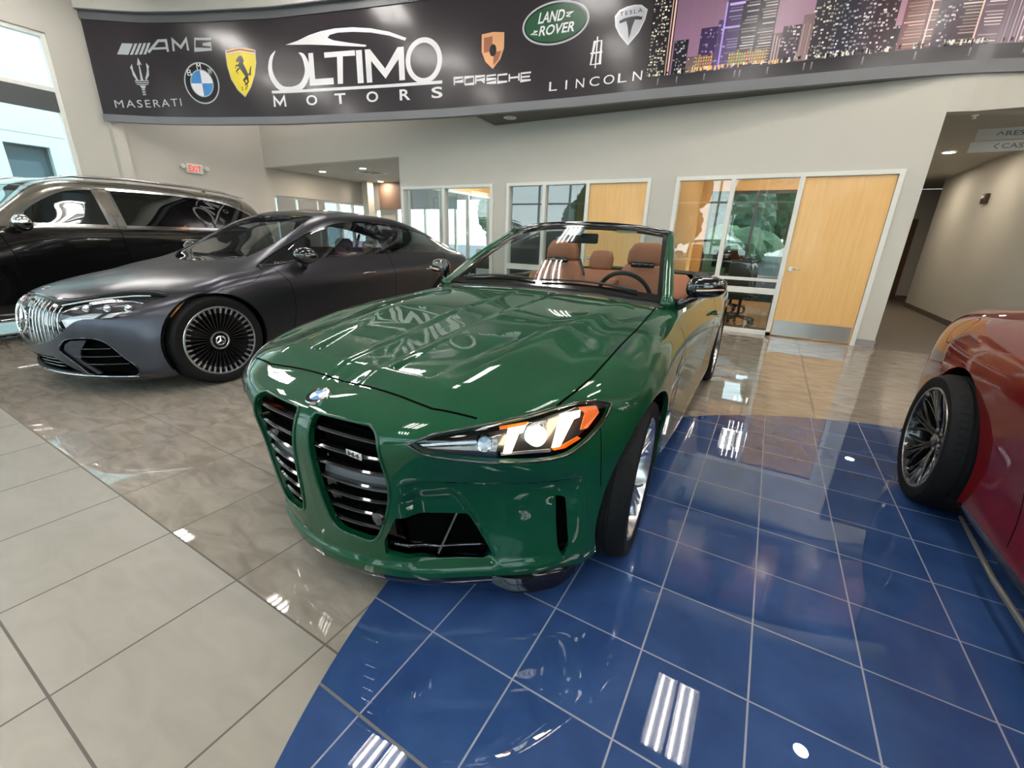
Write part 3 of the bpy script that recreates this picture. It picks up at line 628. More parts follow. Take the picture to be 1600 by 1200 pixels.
q_(11.40, 11.42, 3.5, 4.2, srgb(190, 160, 240), .0095); q_(11.40, 11.60, 3.92, 3.94, srgb(200, 170, 245), .0095); q_(11.44, 11.62, 4.16, 4.185, srgb(205, 180, 245), .0095)
for s in (10.65, 10.9, 11.25, 11.62, 11.68, 12.0, 12.4, 12.48, 13.0, 13.5, 14.0, 14.5): q_(s, s+.016, 3.37, 3.45, srgb(112, 106, 112), .004, srgb(150, 144, 150))
o = mesh_obj('skyline_print', SV, SF, m_sky, B)
ca = o.data.color_attributes.new('print', 'FLOAT_COLOR', 'CORNER')
buf = np.array([(*c, 1) for f in SCOL for c in f], dtype=np.float32).ravel(); ca.data.foreach_set('color', buf)
# ------------------------------------------------------------------ ceiling lights, signs
M_tube = mat('lit_tube', (1, 1, 1), .5, emit=(1, .955, .90), es=TUBE_W)
M_down = mat('lit_downlight', (1, 1, 1), .5, emit=(1, .86, .68), es=DOWN_W)
M_refl = mat('troffer_reflector', srgb(225, 225, 225), .3, .5)
def troffer_proto():
    r = empty('ceiling_light', label='x', cat='light')
    mb = MB(); w, l = .33, .62
    mb.box((-w, -l, -.03), (-w+.02, l, .0)); mb.box((w-.02, -l, -.03), (w, l, .0)); mb.box((-w, -l, -.03), (w, -l+.02, 0)); mb.box((-w, l-.02, -.03), (w, l, 0)); mb.box((-.02, -l, -.028), (.02, l, 0))
    mb.build('frame', M_white, r)
    box_obj('reflector', (-w+.02, -l+.02, -.004), (w-.02, l-.02, -.001), M_refl, r)
    for x in (-.235, -.10, .075, .205): MB().tube([(x, -l+.05, -.022), (x, l-.05, -.022)], .011, 6).build('tube', M_tube, r, smooth=True)
    return r
def copy_tree(o, parent=None):
    c = o.copy(); COL.objects.link(c)
    if parent is not None: c.parent = parent
    for ch in list(o.children): copy_tree(ch, c)
    return c
tp = troffer_proto(); first = True
xs_ = [(-10.35, 'far left'), (-6.75, 'left'), (-3.25, 'middle left'), (0., 'middle'), (3.4, 'right'), (6.3, 'far right')]
ys_ = [(5.1, 'row nearest the banner'), (2.8, 'second row from the banner'), (.1, 'third row from the banner'), (-2.5, 'row by the front glass')]
for x, nx_ in xs_:
    for y, ny_ in ys_:
        if x < -6 and y > 4 and x < -9: continue
        o = tp if first else copy_tree(tp); first = False
        o.location = (x, y, CZ-.001); tag(o, 'four tube ceiling light, %s in the %s' % (nx_, ny_), 'light', 'tube lights in the showroom ceiling')
for x, y, l in ((-10.7, 6.35, 'left'), (-8.4, 6.85, 'right')):  # hidden lamps added to lighten the shaded left wall
    o = copy_tree(tp); o.location = (x, y, CZ-.001); tag(o, 'added four tube ceiling light hidden behind the banner to brighten the wall, %s one' % l, 'light', 'tube lights added behind the banner')
def downlight(x, y, z, label, r=.075, lit=True, group='round downlights'):
    e = empty('downlight', (x, y, z), 0, label, 'light', group)
    MB().lathe([(r+.02, 0), (r+.02, -.008), (r, -.008), (r, 0)], 24, Matrix.Rotation(math.pi/2, 4, 'X')).build('trim_ring', M_white, e, auto=40)
    n = 20; mesh_obj('lamp', [(r*math.cos(2*math.pi*k/n), r*math.sin(2*math.pi*k/n), -.004) for k in range(n)], [tuple(range(n))[::-1]], M_down if lit else mat('unlit_lens', srgb(190, 188, 184), .4), e)
for x, y, l in ((-11.13, 8.53, 'small round downlight in the lounge ceiling nearest the side windows'), (-9.47, 8.47, 'small round downlight in the lounge ceiling beside the air vent'), (-11.2, 11.2-.5, 'small round downlight in the lounge ceiling at the back'), (2.155, 10.36, 'round downlight glowing in the hall ceiling')): downlight(x, y, OPZ, l)
for x, y, l in ((2.1, 8.6, 'hidden'), ): pass
downlight(2.2, 12.6, OPZ, 'added round downlight deep in the hall ceiling, brightening the hall')  # extra lamp put in to brighten the hall
downlight(-4.30, 7.12, 3.203, 'round lamp with a pale unlit lens in the dark soffit under the banner', .09, False)
downlight(1.65, 5.6, CZ, 'bright round downlight in the ceiling near the hall', .09)
v = empty('air_vent', (-9.8, 9.05, OPZ), 0, 'square ceiling air vent in the lounge past the open doorway', 'vent')
mb = MB(); mb.box((-.32, -.32, -.012), (.32, -.27, 0)); mb.box((-.32, .27, -.012), (.32, .32, 0)); mb.box((-.32, -.27, -.012), (-.27, .27, 0)); mb.box((.27, -.27, -.012), (.32, .27, 0)); mb.build('frame', M_white, v)
box_obj('grille', (-.27, -.27, -.006), (.27, .27, -.002), M_black, v)

# EXIT sign with two lamp heads
e = empty('exit_sign', (LX+.003, 5.76, 2.56), math.pi/2, 'white EXIT sign with red letters and two lamp heads on the shaded wall', 'sign')
MB().box((-.17, -.05, -.10), (.17, 0, .10), .008).build('housing', M_white, e, auto=35)
def text_obj(name, txt, w, h, m, parent, loc, rot=(math.pi/2, 0, 0), bold=0., depth=.001, shear=0., n=0, keep=False):
    cu = bpy.data.curves.new('t', 'FONT'); cu.body = txt; cu.offset = bold; cu.resolution_u = 3; cu.shear = shear; cu.space_character = 1+n
    to = bpy.data.objects.new('t', cu); COL.objects.link(to); bpy.context.view_layer.update(); me = bpy.data.meshes.new_from_object(to.evaluated_get(bpy.context.evaluated_depsgraph_get()))
    V = np.array([v.co[:] for v in me.vertices]); mn, mx_ = V.min(0), V.max(0)
    for v in me.vertices:
        v.co.x = (v.co.x-(mn[0]+mx_[0])/2)/(mx_[0]-mn[0])*w; v.co.y = (v.co.y-(mn[1]+mx_[1])/2)/(mx_[1]-mn[1])*h; v.co.z = 0
    bpy.data.objects.remove(to); me.materials.clear(); me.materials.append(m); o = bpy.data.objects.new(name, me); link(o, parent); o.location = loc; o.rotation_euler = rot; return o
text_obj('red_letters', 'EXIT', .26, .13, mat('exit_red', srgb(210, 60, 40), .4, emit=srgb(230, 60, 40), es=.5), e, (0, -.052, 0), bold=.02)
for sx_ in (-1, 1):
    mb = MB(); mb.tube([(sx_*.17, -.03, .03), (sx_*.21, -.035, .03)], .012); mb.lathe([(0, .03), (.035, .02), (.05, -.03), (.05, -.04), (0, -.04)], 18, Matrix.Translation((sx_*.25, -.05, .03))); mb.build('lamp_head', M_white, e, auto=40)
# hanging direction signs in the hall mouth
for z, txt, nm, w in ((2.70, 'RESTROOMS', 'upper', .62), (2.56, 'CASHIER', 'lower', .42)):
    e = empty('hanging_sign', (2.62, WY+.80, z), 0, 'pale hanging hall sign plate reading %s, the %s of the two' % (txt, nm), 'sign', 'direction sign plates over the hall')
    MB().box((-.72+(0 if nm == 'lower' else .03), -.006, -.062), (.75, .006, .062)).build('plate', mat('sign_plate', srgb(176, 174, 168), .4), e)
    text_obj('grey_letters', txt, w, .055, mat('sign_grey', srgb(92, 90, 88), .5), e, (-.12+w/2-.3, -.0075, 0), bold=.01)
    a = MB(); x0 = -.47
    if nm == 'upper': a.tube([(x0-.03, -.008, -.015), (x0, -.008, .02), (x0+.03, -.008, -.015)], .006, 5)
    else: a.tube([(x0+.02, -.008, .03), (x0-.02, -.008, 0), (x0+.02, -.008, -.03)], .006, 5)
    a.build('arrow', MATS['sign_grey'], e)
    if nm == 'upper':
        for x in (-.6, .6): MB().tube([(x, 0, .062), (x, 0, OPZ-z)], .003, 5).build('cable', M_alu, e)
# strobe on the hall wall, sprinkler
e = empty('wall_alarm', (HALLR-.002, 11.07, 2.18), 0, 'small dark alarm box high on the hall wall', 'alarm')
MB().box((-.06, -.09, -.08), (0, .09, .08), .01).build('housing', mat('alarm_dark', srgb(64, 46, 38), .4), e, auto=35); MB().box((-.075, -.05, .0), (-.06, .05, .05), .005).build('lens', M_white, e, auto=35)
e = empty('sprinkler', (1.75, 7.80, OPZ), 0, 'small sprinkler head in the hall ceiling by the opening', 'sprinkler')
mb = MB(); mb.lathe([(.035, 0), (.03, -.01), (.012, -.012), (.01, -.03), (.022, -.034), (.022, -.037), (0, -.037)], 14, Matrix.Rotation(math.pi/2, 4, 'X')); mb.build('head', M_white, e, auto=40)
# ------------------------------------------------------------------ car body surfaces
def bspl_eval(C, n):
    """uniform cubic B-spline along axis 0 through end points; C (k, ...) -> (n, ...)"""
    C = np.asarray(C, float); P = np.concatenate([(2*C[0]-C[1])[None], C, (2*C[-1]-C[-2])[None]], 0); k = len(C)
    t = np.linspace(0, k-1, n); i = np.minimum(t.astype(int), k-2); u = (t-i).reshape(-1, *([1]*(C.ndim-1)))
    b0 = (1-u)**3/6; b1 = (3*u**3-6*u**2+4)/6; b2 = (-3*u**3+3*u**2+3*u+1)/6; b3 = u**3/6
    return b0*P[i]+b1*P[i+1]+b2*P[i+2]+b3*P[i+3]
def bspl_fit(C, it=3, g=.9):
    """control points whose spline runs (nearly) through C"""
    C = np.asarray(C, float); Q = C.copy()
    for _ in range(it): Q = Q+g*(C-bspl_eval(Q, len(C)))
    return Q
def net_surface(net, nu, nv, it=2, g=.8):
    Q = bspl_fit(np.asarray(net, float), it, g); Q = np.swapaxes(bspl_fit(np.swapaxes(Q, 0, 1), it, g), 0, 1)
    S = bspl_eval(Q, nu); S = np.swapaxes(bspl_eval(np.swapaxes(S, 0, 1), nv), 0, 1); return S
def smoothbox(x, a, b, w):
    s = lambda t: np.clip(t, 0, 1)**2*(3-2*np.clip(t, 0, 1)); return s((x-a)/w+.5)*s((b-x)/w+.5)
def grid_normals(S, flip=False):
    du = np.gradient(S, axis=0); dv = np.gradient(S, axis=1); N = np.cross(du, dv); L = np.linalg.norm(N, axis=2, keepdims=True)
    N = N/np.maximum(L, 1e-12); bad = L[..., 0] < 1e-10
    if bad.any():   # fill degenerate corners from neighbours
        for _ in range(4):
            for i, j in np.argwhere(bad):
                i0, i1, j0, j1 = max(0, i-1), min(S.shape[0], i+2), max(0, j-1), min(S.shape[1], j+2); q = N[i0:i1, j0:j1][~bad[i0:i1, j0:j1]]
                if len(q): N[i, j] = q.mean(0); bad[i, j] = False
    return -N if flip else N
class PM:
    """labelled polygon mesh that can be cut along the zero line of a function"""
    def __init__(s, S, N):
        nu, nv = S.shape[:2]; s.V = S.reshape(-1, 3).tolist(); s.N = N.reshape(-1, 3).tolist(); s.F = []; s.L = []
        Sf = S.reshape(-1, 3)
        for i in range(nu-1):
            for j in range(nv-1):
                f = [i*nv+j, (i+1)*nv+j, (i+1)*nv+j+1, i*nv+j+1]
                g = []
                for a in f:
                    if not g or np.abs(Sf[a]-Sf[g[-1]]).max() > 1e-7: g.append(a)
                if len(g) > 2 and np.abs(Sf[g[0]]-Sf[g[-1]]).max() < 1e-7: g.pop()
                if len(g) > 2: s.F.append(g); s.L.append('body')
    def cut(s, fn, new, labels=('body',), side=1):
        """faces of the given labels where fn(V) > 0 get the label new"""
        V = np.array(s.V); val = fn(V)*side; cache = {}; F, L = [], []
        for f, l in zip(s.F, s.L):
            if l not in labels: F.append(f); L.append(l); continue
            v = val[f]
            if (v <= 0).all(): F.append(f); L.append(l); continue
            if (v >= 0).all(): F.append(f); L.append(new); continue
            A, B = [], []
            for k in range(len(f)):
                a, b = f[k], f[(k+1) % len(f)]; va, vb = val[a], val[b]
                if va >= 0: A.append(a)
                if va <= 0: B.append(a)
                if va*vb < 0:
                    key = (min(a, b), max(a, b))
                    if key not in cache:
                        t = va/(va-vb); p = [s.V[a][i]+(s.V[b][i]-s.V[a][i])*t for i in range(3)]; q = [s.N[a][i]+(s.N[b][i]-s.N[a][i])*t for i in range(3)]
                        cache[key] = len(s.V); s.V.append(p); s.N.append(q)
                    A.append(cache[key]); B.append(cache[key])
            if len(A) > 2: F.append(A); L.append(new)
            if len(B) > 2: F.append(B); L.append(l)
        s.F, s.L = F, L
    def piece(s, labels):
        labels = (labels,) if isinstance(labels, str) else labels
        F = [f for f, l in zip(s.F, s.L) if l in labels]; ids = sorted({i for f in F for i in f}); m = {k: n for n, k in enumerate(ids)}
        return np.array([s.V[i] for i in ids]).reshape(-1, 3), np.array([s.N[i] for i in ids]).reshape(-1, 3), [[m[i] for i in f] for f in F]
def poly_sd(P2, poly):
    """signed distance, positive inside"""
    poly = np.array(poly, float); d2 = np.full(len(P2), 1e9); ins = np.zeros(len(P2), bool); n = len(poly)
    for i in range(n):
        a, b = poly[i], poly[(i+1) % n]; e = b-a; w = P2-a; t = np.clip((w@e)/(e@e+1e-12), 0, 1); q = w-t[:, None]*e; d2 = np.minimum(d2, (q**2).sum(1))
        c = ((a[1] > P2[:, 1]) != (b[1] > P2[:, 1])); xx = (b[0]-a[0])*(P2[:, 1]-a[1])/(b[1]-a[1]+1e-15)+a[0]; ins ^= c & (P2[:, 0] < xx)
    return np.where(ins, 1, -1)*np.sqrt(d2)
def smooth_poly(pts, n=6):
    """closed polygon rounded by Catmull-Rom; points given as (x, y, 'c') stay sharp"""
    out = []; k = len(pts)
    for i in range(k):
        p0, p1, p2, p3 = (np.array(pts[(i+j) % k][:2], float) for j in (-1, 0, 1, 2))
        c1, c2 = len(pts[i]) > 2, len(pts[(i+1) % k]) > 2
        m1 = np.zeros(2) if c1 else (p2-p0)/2; m2 = np.zeros(2) if c2 else (p3-p1)/2
        if c1: m1 = (p2-p1)*.6
        if c2: m2 = (p2-p1)*.6
        for j in range(n):
            t = j/n; out.append(tuple((2*t**3-3*t**2+1)*p1+(t**3-2*t**2+t)*m1+(-2*t**3+3*t**2)*p2+(t**3-t**2)*m2))
    return out
R2 = math.sqrt(.5)
def PROJ(kind):
    return {'yz': lambda V: V[:, [1, 2]], 'xz': lambda V: V[:, [0, 2]], 'xy': lambda V: V[:, [0, 1]],
            'uz': lambda V: np.stack([(V[:, 1]-V[:, 0])*R2, V[:, 2]], 1)}[kind]
def polycut(kind, poly, gate=None):
    pr = PROJ(kind)
    def fn(V):
        d = poly_sd(pr(V), poly)
        if gate is not None: d = np.minimum(d, gate(V))
        return d
    return fn
def circ(cx, cz, r, gate=None):
    def fn(V):
        d = r-np.hypot(V[:, 0]-cx, V[:, 2]-cz)
        return np.minimum(d, gate(V)) if gate is not None else d
    return fn
# ------------------------------------------------------------------ green convertible: control net (front axle on the floor is the origin, x forward, y to its left)
def m4_net():
    S = []
    S.append([(x, 0, z) for x, z in ((.60, .10), (.80, .105), (.835, .17), (.848, .28), (.862, .41), (.875, .54), (.87, .66), (.825, .735), (.775, .757), (.74, .765), (.72, .770), (.71, .772), (.70, .773))])
    S.append([(.58, .15, .095), (.775, .17, .10), (.815, .17, .165), (.832, .155, .28), (.85, .15, .41), (.865, .15, .54), (.862, .15, .66), (.815, .15, .733), (.74, .14, .768), (.70, .12, .777), (.665, .09, .784), (.645, .05, .788), (.63, 0, .787)])
    S.append([(.54, .33, .088), (.70, .36, .09), (.745, .36, .155), (.775, .335, .28), (.80, .325, .41), (.82, .32, .54), (.838, .32, .655), (.80, .31, .728), (.70, .29, .772), (.65, .24, .787), (.59, .17, .797), (.56, .09, .802), (.54, 0, .800)])
    S.append([(.46, .49, .085), (.595, .51, .088), (.64, .51, .155), (.65, .485, .28), (.675, .475, .40), (.705, .475, .53), (.775, .48, .655), (.755, .48, .735), (.64, .44, .785), (.57, .36, .803), (.50, .25, .813), (.45, .13, .817), (.42, 0, .815)])
    S.append([(.36, .62, .09), (.50, .65, .095), (.54, .66, .17), (.555, .65, .29), (.575, .645, .41), (.60, .64, .525), (.69, .645, .648), (.62, .65, .762), (.50, .58, .806), (.42, .47, .828), (.35, .33, .836), (.30, .17, .836), (.28, 0, .834)])
    S.append([(.28, .72, .10), (.40, .76, .105), (.43, .785, .18), (.445, .785, .30), (.46, .785, .41), (.47, .775, .50), (.53, .765, .62), (.43, .775, .782), (.32, .70, .828), (.26, .57, .850), (.20, .40, .858), (.16, .21, .856), (.14, 0, .853)])
    S.append([(.22, .78, .13), (.33, .83, .13), (.345, .86, .20), (.355, .868, .31), (.36, .872, .42), (.36, .868, .52), (.37, .862, .63), (.29, .845, .762), (.19, .775, .843), (.12, .64, .869), (.06, .46, .879), (.02, .24, .876), (.0, 0, .872)])
    S.append([(.12, .80, .15), (.16, .86, .15), (.17, .895, .22), (.17, .912, .33), (.17, .923, .44), (.16, .93, .54), (.15, .93, .64), (.12, .912, .758), (.06, .825, .850), (0, .68, .884), (-.05, .49, .897), (-.10, .25, .892), (-.12, 0, .889)])
    def st(x, ys, zs, dx=(0,)*13): return [(x+d, y, z) for y, z, d in zip(ys, zs, dx)]
    S.append(st(-.10, (.80, .87, .915, .932, .941, .945, .945, .93, .85, .71, .51, .26, 0), (.15, .15, .22, .33, .44, .55, .655, .762, .860, .898, .912, .907, .904), (0, 0, 0, 0, 0, 0, 0, 0, -.02, -.05, -.09, -.12, -.14)))
    S.append(st(-.35, (.80, .87, .905, .92, .928, .935, .937, .925, .86, .735, .53, .27, 0), (.15, .15, .20, .33, .44, .55, .66, .770, .868, .911, .928, .924, .921), (0, 0, 0, 0, 0, 0, 0, 0, 0, -.01, -.05, -.07, -.09)))
    S.append(st(-.62, (.79, .87, .895, .90, .905, .915, .925, .917, .87, .765, .55, .28, 0), (.14, .14, .19, .33, .44, .55, .66, .775, .872, .923, .945, .948, .947), (0, 0, 0, 0, 0, 0, 0, 0, 0, 0, -.03, -.05, -.07)))
    S.append(st(-.95, (.79, .88, .905, .895, .90, .91, .921, .917, .883, .80, .56, .28, 0), (.14, .14, .19, .33, .44, .55, .66, .775, .872, .927, .955, .968, .972)))
    S.append(st(-1.5, (.79, .88, .91, .895, .90, .911, .923, .92, .888, .82, .56, .28, 0), (.14, .14, .19, .33, .44, .55, .66, .775, .878, .933, .95, .95, .95)))
    S.append(st(-2.1, (.79, .88, .91, .90, .905, .917, .930, .927, .893, .82, .56, .28, 0), (.14, .14, .19, .33, .44, .55, .66, .78, .886, .940, .96, .965, .965)))
    S.append(st(-2.5, (.80, .89, .92, .925, .93, .937, .945, .938, .895, .82, .56, .28, 0), (.15, .15, .20, .33, .44, .55, .66, .785, .893, .950, .98, .985, .985)))
    S.append(st(-2.857, (.80, .90, .935, .943, .945, .948, .95, .94, .89, .80, .55, .28, 0), (.15, .15, .22, .33, .44, .55, .66, .79, .90, .960, .995, 1.0, 1.0)))
    S.append(st(-3.25, (.78, .88, .925, .935, .938, .938, .938, .925, .87, .77, .54, .27, 0), (.17, .17, .24, .34, .45, .56, .67, .80, .905, .965, .995, 1.0, 1.0)))
    S.append([(-3.55, .70, .20), (-3.62, .80, .20), (-3.66, .85, .27), (-3.67, .87, .36), (-3.67, .88, .47), (-3.67, .88, .57), (-3.66, .875, .68), (-3.64, .86, .81), (-3.60, .81, .905), (-3.56, .71, .965), (-3.54, .50, .99), (-3.54, .25, .995), (-3.54, 0, .995)])
    S.append([(-3.70, .50, .22), (-3.82, .60, .22), (-3.87, .66, .29), (-3.89, .69, .38), (-3.90, .70, .48), (-3.90, .70, .58), (-3.89, .70, .69), (-3.87, .69, .82), (-3.85, .66, .92), (-3.82, .56, .965), (-3.78, .40, .98), (-3.76, .20, .985), (-3.76, 0, .985)])
    S.append([(x, y*.5, z) for x, y, z in ((-3.76, .50, .22), (-3.87, .60, .22), (-3.92, .64, .29), (-3.94, .66, .38), (-3.95, .66, .48), (-3.95, .66, .58), (-3.94, .66, .69), (-3.93, .64, .82), (-3.92, .60, .93), (-3.89, .5, .962), (-3.86, .36, .97), (-3.85, .18, .972), (-3.84, 0, .972))])
    S.append([(x, 0, z) for x, z in ((-3.78, .22), (-3.88, .22), (-3.93, .29), (-3.95, .38), (-3.96, .48), (-3.96, .58), (-3.95, .69), (-3.945, .82), (-3.935, .93), (-3.92, .955), (-3.90, .962), (-3.895, .965), (-3.89, .965))])
    return np.array(S)
def m4_surface(nu=300, nv=150):
    S = net_surface(m4_net(), nu, nv)
    # hood relief: raised power dome, sunken centre channel between two ridges, two scoops that open forward
    T = S.copy()
    for _ in range(60):    # fair the hood
        E_ = np.concatenate([T, (T[:, -2:-3:-1]*[1, -1, 1])], 1); T[:, 1:] = (E_[:, :-2]+2*E_[:, 1:-1]+E_[:, 2:])/4
        T[1:-1] = (T[:-2]+2*T[1:-1]+T[2:])/4
    sm = lambda t: np.clip(t, 0, 1)**2*(3-2*np.clip(t, 0, 1))
    w_ = sm((.60-S[..., 0])/.14)*sm((S[..., 0]+1.0)/.2)*sm((.70-S[..., 1])/.12)*sm((S[..., 2]-.76)/.04)
    S += (T-S)*w_[..., None]
    x, y = S[..., 0].copy(), S[..., 1].copy()
    sm = lambda t: np.clip(t, 0, 1)**2*(3-2*np.clip(t, 0, 1))
    up = np.clip((S[..., 2]-.74)/.03, 0, 1)
    S[..., 2] += .024*sm((.715-x)/.13)*sm((x+.95)/1.0)*sm((.66-y)/.25)*up
    hood = smoothbox(x, -.80, .71, .10)*up
    wch = .075+.06*np.clip((.7-x)/1.5, 0, 1)
    S[..., 2] -= .0035*hood*(1-sm((y-wch)/.022+.5))
    ridge = np.exp(-((y-(.42+.14*np.clip((.55-x)/1.3, 0, 1)))/.05)**2); S[..., 2] += .003*hood*ridge
    sx = np.clip((.60-x)/.45, 0, 1); a_ = .125-.015*sx; b_ = .30+.10*sx
    S[..., 2] -= .017*sm((.592-x)/.022)*(1-sx)**1.5*sm((y-a_)/.022+.5)*sm((b_-y)/.03+.5)*up
    # bumper shelf: crisp crease under the headlights, flank set back beneath it; facet beside the lower intake
    x, y, z = S[..., 0].copy(), S[..., 1].copy(), S[..., 2].copy()
    N = grid_normals(S); N = N if N[np.unravel_index(np.argmax(z), z.shape)][2] > 0 else -N
    g = sm((y-.345)/.05)*sm((.83-y)/.08)*sm((x-.30)/.08)
    d1 = .026*sm((.538-z)/.010)*sm((z-.12)/.25)*g
    yl = .479+(.485-z)*.38
    d2 = .014*sm((yl-y)/.012)*sm((.50-z)/.06)*sm((z-.17)/.03)*sm((x-.45)/.05)*sm((y-.33)/.04)
    d3 = -.012*sm((.200-z)/.012)*sm((x-.42)/.10)
    S -= N*(d1+d2+d3)[..., None]
    return S
M4_POSE = (-1.22, 1.62, -1.564)
from mathutils.bvhtree import BVHTree
M_green = mat('green_paint', (.0012, .052, .019), .5, metal=.0, coat=1.0, coat_rough=.012, spec=.1, ior=1.5)
M_green.node_tree.nodes['Principled BSDF'].inputs['Coat IOR'].default_value = 1.44
M_tyre = mat('tyre_rubber', (.006, .006, .0065), .7, noise=(30, .3), bump=(120, .0006), spec=.2)
M_silver = mat('wheel_silver', srgb(205, 207, 212), .2, .9)
M_blackrim = mat('wheel_black', (.006, .006, .007), .18, coat=.6)
M_disc = mat('brake_steel', srgb(120, 118, 116), .35, .9)
M_under = mat('underbody_black', (.002, .002, .002), .9, spec=.03)
M_seam = mat('panel_gap_black', (.0015, .0015, .0015), .9, spec=.02)
M_lens = glass_mat('lamp_lens', (.96, .97, .98), .93, f0=.05)
M_wind = glass_mat('windshield_glass', (.80, .88, .86), .84, f0=.05)
M_tint = glass_mat('dark_privacy_glass', (.10, .11, .12), .6)
M_tint2 = glass_mat('side_window_glass', (.55, .60, .62), .75)
M_tan = mat('cognac_leather', srgb(150, 92, 62), .5, noise=(40, .08), bump=(180, .0006))
M_intb = mat('interior_black', (.02, .02, .021), .55)

def faces_out(V, N, F):
    V = np.asarray(V); g = 0
    for f in F[::max(1, len(F)//60)]:
        n = np.cross(V[f[1]]-V[f[0]], V[f[2]]-V[f[0]]); g += np.sign(n@N[f[0]])
    return g >= 0
def boundary(F, V):
    e = {}
    for f in F:
        for i in range(len(f)):
            a, b = f[i], f[(i+1) % len(f)]; k = (min(a, b), max(a, b)); e[k] = None if k in e else (a, b)
    return [v for v in e.values() if v is not None and not (abs(V[v[0]][1]) < 1e-4 and abs(V[v[1]][1]) < 1e-4)]
class Shell:
    """accumulates surface pieces with true normals, both sides of the car"""
    def __init__(s): s.V = []; s.N = []; s.F = []
    def add(s, V, N, F, sides=(1, -1), off=0., lip=0., lipgate=None):
        V = np.asarray(V, float); N = np.asarray(N, float)
        if not len(V): return s
        if not faces_out(V, N, F): F = [f[::-1] for f in F]
        V = V+N*off; bd = boundary(F, V) if lip else []
        for sg in sides:
            m = np.array([1, sg, 1]); b = len(s.V); s.V += (V*m).tolist(); s.N += (N*m).tolist()
            s.F += [[i+b for i in (f if sg > 0 else f[::-1])] for f in F]
            for a, c in bd:
                if lipgate is not None and not lipgate((V[a]+V[c])/2): continue
                p, q = V[a], V[c]; p2, q2 = p-N[a]*lip, q-N[c]*lip
                n = np.cross(q-p, p2-p); L = np.linalg.norm(n)
                if L < 1e-12: continue
                n = n/L; k = len(s.V); s.V += [(v*m).tolist() for v in (p, q, q2, p2)]; s.N += [(-n*m).tolist()]*4
                s.F.append([k, k+3, k+2, k+1] if sg > 0 else [k, k+1, k+2, k+3])
        return s
    def build(s, name, m, parent, kind=None):
        o = mesh_obj(name, s.V, s.F, m, parent, N=s.N, kind=kind); return o
class Body:
    def __init__(s, S, flip=None):
        N = grid_normals(S); k = np.argmax(S[..., 2]); 
        if N.reshape(-1, 3)[k][2] < 0: N = -N
        s.S, s.N = S, N; s.pm = PM(S, N); V = [tuple(v) for v in s.pm.V]; s.bvh = BVHTree.FromPolygons(V, [tuple(f) for f in s.pm.F])
    def hit(s, o, d):
        r = s.bvh.ray_cast(Vector(o), Vector(d).normalized()); 
        return (None, None) if r[0] is None else (np.array(r[0]), np.array(r[1]))
    def on(s, kind, a, b):
        """surface point above/ahead/beside a 2-D coordinate"""
        if kind == 'yz': o, d = (3, a, b), (-1, 0, 0)
        elif kind == 'zy': o, d = (-8, a, b), (1, 0, 0)
        elif kind == 'xy': o, d = (a, b, 3), (0, 0, -1)
        elif kind == 'xz': o, d = (a, 3, b), (0, -1, 0)
        elif kind == 'uz': u = a; o = (-u*R2+2*R2*1.4, u*R2+2*R2*1.4, b); d = (-1, -1, 0)
        p, n = s.hit(o, d)
        if p is not None and n @ np.array(d) > 0: n = -n
        return p, n
    def path(s, kind, pts, step=.02):
        P = []
        for i in range(len(pts)-1):
            a, b = np.array(pts[i]), np.array(pts[i+1]); k = max(1, int(np.hypot(*(b-a))/step))
            for j in range(k+(i == len(pts)-2)):
                q = a+(b-a)*j/k; p, n = s.on(kind, *q)
                if p is not None: P.append((p, n))
        return P
    def ribbon(s, kind, pts, w, m, parent, name='panel_gap', off=.0008, sides=(1, -1), close=False, step=.02, depth=.0):
        P = s.path(kind, list(pts)+([pts[0]] if close else []), step)
        if len(P) < 2: return
        for sg in sides:
            V, F, NN = [], [], []
            for i, (p, n) in enumerate(P):
                t = P[min(i+1, len(P)-1)][0]-P[max(i-1, 0)][0]; t /= np.linalg.norm(t)+1e-12; c = np.cross(t, n); c /= np.linalg.norm(c)+1e-12
                for q in (p+c*w/2+n*off*.3, p+n*(off+depth), p-c*w/2+n*off*.3): V.append(q*[1, sg, 1]); NN.append(n*[1, sg, 1])
            for i in range(len(P)-1):
                for j in (0, 1): f = (3*i+j, 3*i+3+j, 3*i+4+j, 3*i+1+j); F.append(f if sg > 0 else f[::-1])
            mesh_obj(name, V, F, m, parent, N=NN)
    def patch(s, kind, poly, off, m, parent, name, thick=.004, sides=(1,), emitN=None):
        """small solid with the given outline lying on (or under) the surface"""
        P = [s.on(kind, *q) for q in poly]
        if any(p is None for p, _ in P): return None
        tri = tessellate_polygon([[Vector((q[0], q[1], 0)) for q in poly]]); o = None
        for sg in sides:
            A = [(p+n*off)*[1, sg, 1] for p, n in P]; B = [(p+n*(off-thick))*[1, sg, 1] for p, n in P]; k = len(poly)
            mb = MB(); mb.add([tuple(v) for v in A+B], [tuple(t) for t in tri]+[tuple(i+k for i in t)[::-1] for t in tri]+[(i, (i+1) % k, (i+1) % k+k, i+k) for i in range(k)])
            o = mb.build(name, m, parent)
        return o

